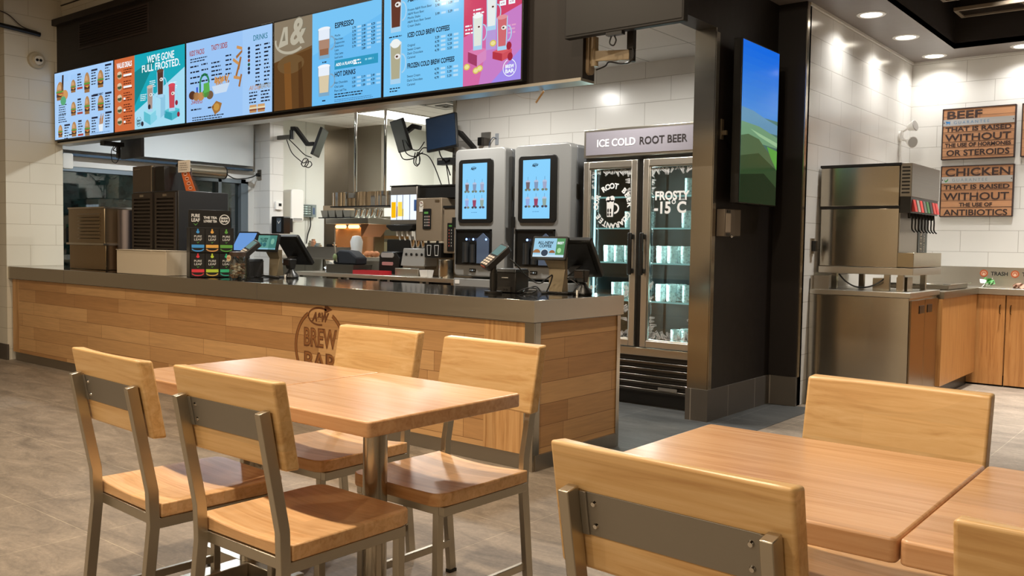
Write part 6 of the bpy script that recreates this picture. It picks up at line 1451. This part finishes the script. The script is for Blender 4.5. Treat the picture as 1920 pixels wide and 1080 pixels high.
m = MB(O); m.box(-2.60, -1.885, 7.10, 7.90, 1.03, 1.085); m.build('base_frame', M_STEEL, t, bevel=.003)
for x, y in ((-2.48, 7.14), (-2.08, 7.14), (-1.98, 7.14), (-2.48, 7.80), (-1.98, 7.76)):
    m = MB(O); m.box(x - .02, x + .02, y - .02, y + .02, .906, 1.03); m.build('leg', M_STEEL_V, t)
for k, (a, b, c, d) in enumerate(((-2.20, -2.10, 7.18, 7.28), (-2.03, -1.95, 7.20, 7.34))):
    m = MB(((a + b) / 2, (c + d) / 2, .906)); m.box(a, b, c, d, .906, 1.0 + .012 * k); tag(m.build('steel_block', M_STEEL_V), ('left small steel box between the soda fountain and its cabinet', 'right small steel box between the soda fountain and its cabinet')[k], 'box', 'steel boxes under the soda fountain')
cable('black hose sagging under the soda fountain', [(-2.44, 7.12, 1.025), (-2.38, 7.10, .97), (-2.30, 7.10, .93), (-2.20, 7.10, .935), (-2.12, 7.12, .98), (-2.09, 7.16, 1.02)], .006, 'hose', name='hose')
t = thing('wall_socket', 'dark wall socket behind the soda fountain on the tiled side wall', 'socket', (-2.61, 7.0, 1.25))
m = MB((-2.61, 7.0, 1.25)); m.box(-2.62, -2.61, 6.96, 7.03, 1.18, 1.30); m.build('plate', M_STEEL_DK, t)
m = MB((-2.61, 7.0, 1.25)); m.box(-2.61, -2.58, 6.975, 7.015, 1.20, 1.28); m.build('plug', M_BLACK, t)
# oak cabinets and trash counter
t = thing('side_cabinet', 'narrow oak cabinet side between the steel cabinet and the trash cabinets', 'cabinet', (-2.25, 8.4, 0))
m = MB((-2.25, 8.4, 0)); m.box(-2.61, -1.84, 7.81, 9.03, .12, .83); m.build('body', M_CABINET, t)
m = MB((-2.25, 8.4, 0)); m.box(-2.61, -1.90, 7.85, 9.0, 0, .12); m.build('toe_kick', M_BLACK, t)
m = MB((-2.25, 8.4, 0)); m.box(-2.61, -1.83, 7.81, 9.03, .832, .888); m.build('worktop', M_STEEL_Y, t)
hnd = pl('#7a6a50', .25, 1)
for k, (a, b) in enumerate(((-2.095, -1.612), (-1.606, -1.12), (-1.114, -.63), (-.624, -.14))):
    t = thing('trash_cabinet', ('leftmost oak cabinet door under the trash counter', 'oak cabinet second from the left under the trash counter', 'oak cabinet third from the left under the trash counter', 'oak cabinet fourth from the left under the trash counter')[k], 'cabinet', ((a + b) / 2, 9.3, 0), 0, 'oak cabinets under the trash counter')
    O = ((a + b) / 2, 9.3, 0)
    m = MB(O); m.box(a, b, 9.08, 9.56, .10, .83); m.build('body', M_CABINET, t)
    m = MB(O); m.box(a, b, 9.12, 9.5, 0, .10); m.build('toe_kick', M_BLACK, t)
    m = MB(O); m.box(a + .002, b - .002, 9.06, 9.079, .015, .828); d = m.build('door', M_CABINET, t, bevel=.002)
    hx = b - .04 if k % 2 == 0 else a + .04
    m = MB(O); m.tube([(hx, 9.06, .66), (hx, 9.035, .67), (hx, 9.03, .70), (hx, 9.035, .73), (hx, 9.06, .74)], .005, 6); m.build('handle', hnd, d)
t = thing('trash_counter', 'steel trash counter along the rear wall with a splashback marked TRASH', 'counter', (-1.2, 9.3, .832))
O = (-1.2, 9.3, .832)
m = MB(O); m.box(-2.61, -.12, 9.035, 9.57, .832, .888); m.build('worktop', M_STEEL, t, bevel=.003)
m = MB(O); m.box(-2.61, -.12, 9.555, 9.578, .889, 1.07); sb = m.build('splashback', M_STEEL, t)
mats = []
m = MB(O); A = Art(m, '-Y', (-2.0, 9.554, 1.06), mats); A.lv = .0008; OB = pl('#b0552c', .5); TB = pl('#1d1d1f', .5)
for u in (.105, .37): A.ell(u, .05, .036, .036, OB, 1); A.arc(u, .05, .022, .022, .005, 0, 2 * PI, pl('#d9b59a', .5), 2); A.rect(u - .008, .045, u + .008, .07, pl('#d9b59a', .5), 3)
A.txt('TRASH', .165, .068, .050, TB, 1, bold=.0014, fit=.145); A.txt('TRASH', .43, .068, .050, TB, 1, bold=.0014, fit=.145)
m.build('bin_labels', mats, sb, flat=True)
t = thing('serving_tray', 'grey steel tray stack lying between the soda fountain and the trash counter', 'tray', (-2.05, 8.5, .889))
m = MB((-2.05, 8.5, .889)); m.box(-2.40, -1.88, 8.15, 8.85, .889, .93); m.build('pan', M_STEEL_DK, t, bevel=.01)
m = MB((-2.05, 8.5, .889)); m.box(-2.42, -1.86, 8.13, 8.87, .931, .940); m.build('rim', M_CHROME, t, bevel=.003)
m = MB((-1.80, 9.3, .889)); rr = random.Random(9); mats = [pl('#e8ece4', .6), pl('#4f9a4a', .6)]
for k in range(26):
    p = Vector((-1.80 + rr.uniform(-.05, .05), 9.25 + rr.uniform(-.03, .03), .889 + rr.uniform(.012, .075))); a = Vector((rr.uniform(-1, 1), rr.uniform(-1, 1), rr.uniform(-.4, .6))).normalized() * .035; b = a.orthogonal().normalized() * .028; m.face([p - a, p + b, p + a, p - b], k % 5 == 0 or (p.x > -1.80 and k % 2))
m.box(-1.84, -1.76, 9.23, 9.27, .889, .893)
tag(m.build('crumpled_wrapper', mats, flat=True), 'crumpled green and white wrapper on the trash counter', 'wrapper')
m = MB((-1.55, 9.3, .889)); rr = random.Random(12)
for k in range(16):
    p = Vector((-1.53 + rr.uniform(-.05, .05), 9.25 + rr.uniform(-.02, .02), .889 + rr.uniform(.01, .04))); a = Vector((rr.uniform(-1, 1), rr.uniform(-1, 1), rr.uniform(-.3, .4))).normalized() * .032; b = a.orthogonal().normalized() * .026; m.face([p - a, p + b, p + a, p - b])
m.box(-1.57, -1.49, 9.24, 9.27, .889, .892)
tag(m.build('crumpled_napkin', pl('#b58f78', .7), flat=True), 'crumpled tan napkin at the right end of the visible trash counter', 'napkin')

# wooden signs
SGN = planks('sign_plank', '#bf8b63', '#a9764f', 2.0, .083, '#3a211a', .55)
INKB = pl('#33201b', .6); MET = steel('sign_metal', '#c9ccd0', .35)
def sign(x0, z1, rows, lab, icon, metal_v):
    w, h = .632, .492
    t = thing('wooden_sign', lab, 'sign', (x0 + w / 2, 9.56, z1 - h), 0, 'wooden signs on the rear tile wall')
    O = (x0 + w / 2, 9.56, z1 - h)
    m = MB(O); m.box(x0, x0 + w, 9.548, 9.579, z1 - h, z1); m.build('board', SGN, t, flat=True)
    m = MB(O)
    for q in ((x0 - .004, x0 + .006, z1 - h, z1), (x0 + w - .006, x0 + w + .004, z1 - h, z1), (x0, x0 + w, z1 - .008, z1 + .002), (x0, x0 + w, z1 - h - .002, z1 - h + .008)): m.box(q[0], q[1], 9.543, 9.58, q[2], q[3])
    m.build('frame', INKB, t)
    if not rows: return t
    mats = [INKB]
    m = MB(O); A = Art(m, '-Y', (x0, 9.547, z1), mats); A.lv = .0008
    for (s, v, hh, fit, al) in rows:
        if al == 'L': A.txt(s, .03, v, hh, INKB, 1, bold=.0022, fit=fit)
        else: A.txt(s, w / 2 - fit / 2, v, hh, INKB, 1, bold=.0018, fit=fit)
        A.rect(.0, v + .006, w, v + .010, INKB, 1)
    m.build('lettering', mats, t, flat=True)
    m = MB(O); m.box(x0 + .006, x0 + w - .006, 9.541, 9.5475, z1 - metal_v - .062, z1 - metal_v); st = m.build('metal_strip', MET, t)
    mats = []
    m = MB(O); A = Art(m, '-Y', (x0, 9.540, z1 - metal_v), mats); A.lv = .0006
    for u in (.015, w - .015): A.ell(u, .03, .005, .006, INKB, 1)
    if icon == 'cow':
        BL = pl('#2f7fc4', .5); A.rect(.035, .020, .068, .036, BL, 1); A.rect(.030, .016, .042, .028, BL, 1); A.rect(.037, .034, .042, .048, BL, 1); A.rect(.060, .034, .065, .048, BL, 1)
    else:
        BL = pl('#3d8a4a', .5); A.poly([(.03, .022), (.045, .042), (.068, .014), (.066, .034), (.05, .052), (.038, .05)], BL, 1)
    A.txt('GUARANTEE', .10, .046, .040, pl('#5f88ad' if icon == 'cow' else '#7f97a8', .5), 1, fit=.31, spacing=1.5)
    m.build('strip_lettering', mats, st, flat=True)
    return t
R = [('BEEF', .098, .105, .31, 'L'), ('THAT IS RAISED', .220, .058, .575, 'C'), ('WITHOUT', .312, .090, .575, 'C'), ('THE USE OF HORMONES', .370, .050, .575, 'C'), ('OR STEROIDS', .455, .078, .55, 'C')]
sign(-2.312, 2.600, R, 'upper wooden sign about beef on the rear tile wall', 'cow', .105)
R = [('CHICKEN', .098, .105, .565, 'C'), ('THAT IS RAISED', .225, .058, .575, 'C'), ('WITHOUT', .330, .098, .575, 'C'), ('THE USE OF', .393, .048, .29, 'C'), ('ANTIBIOTICS', .478, .078, .56, 'C')]
sign(-2.308, 2.045, R, 'lower wooden sign about chicken on the rear tile wall', 'bird', .105)
sign(-1.625, 2.600, [], 'wooden sign cut by the right edge, beside the beef sign', None, 0)
# twin emergency lamps
t = thing('twin_spotlight', 'white twin headed emergency spotlight in the corner above the soda fountain', 'spotlight', (-2.6, 9.25, 2.35))
O = (-2.6, 9.25, 2.35)
m = MB(O); m.cyl((-2.62, 9.22, 2.33), (-2.60, 9.22, 2.33), .05, n=20); m.hull([(-2.62, 9.195, 2.28), (-2.59, 9.195, 2.28), (-2.59, 9.245, 2.28), (-2.62, 9.245, 2.28)], [(-2.62, 9.195, 2.38), (-2.59, 9.195, 2.38), (-2.59, 9.245, 2.38), (-2.62, 9.245, 2.38)]); m.cyl((-2.61, 9.22, 2.28), (-2.61, 9.22, 1.88), .008, n=8); m.build('wall_plate', M_PLASTIC_W, t)
for p, d in (((-2.53, 9.24, 2.41), (.08, -.02, .02)), ((-2.53, 9.24, 2.27), (.06, -.05, -.015))):
    p = Vector(p); d = Vector(d)
    m = MB(O); m.cyl((-2.60, 9.22, 2.33 + (p.z - 2.33) * .5), p, .012, n=10); m.cyl(p - d * .2, p + d * .6, .03, .055, 20); h = m.build('lamp_head', M_PLASTIC_W, t)
    m = MB(O); m.cyl(p + d * .6, p + d * .66, .048, n=20); m.build('lens', pl('#a9a6a0', .15), h)
# air grilles high in the dark ceiling
for k, (x0, x1, y0, y1, lab) in enumerate(((-2.55, -1.93, 10.0, 10.6, ''),) if False else ((-2.06, -1.5, 8.72, 9.02, 'tan framed air grille in the dark ceiling, nearer the right edge'), (-2.06, -1.62, 8.22, 8.36, 'narrow tan air grille in the dark ceiling, left of the larger one'))):
    z = 3.34
    t = thing('ceiling_grille', lab, 'vent', ((x0 + x1) / 2, (y0 + y1) / 2, z), 0, 'air grilles in the dark ceiling'); O = ((x0 + x1) / 2, (y0 + y1) / 2, z); f = .03
    m = MB(O); m.box(x0, x1, y0, y0 + f, z, z + .03); m.box(x0, x1, y1 - f, y1, z, z + .03); m.box(x0, x0 + f, y0 + f, y1 - f, z, z + .03); m.box(x1 - f, x1, y0 + f, y1 - f, z, z + .03); m.build('frame', pl('#8a7c6a', .5), t)
    m = MB(O); 
    for q in range(5): a = y0 + f + (y1 - y0 - 2 * f) * (q + .2) / 5; m.box(x0 + f, x1 - f, a, a + .006, z + .006, z + .025)
    m.build('blades', pl('#3a3028', .6), t)
    m = MB(O); m.box(x0 + .05, x1 - .05, y0 + .03, y1 - .03, z + .03, CEIL); m.build('duct', M_CEIL_DARK, t)
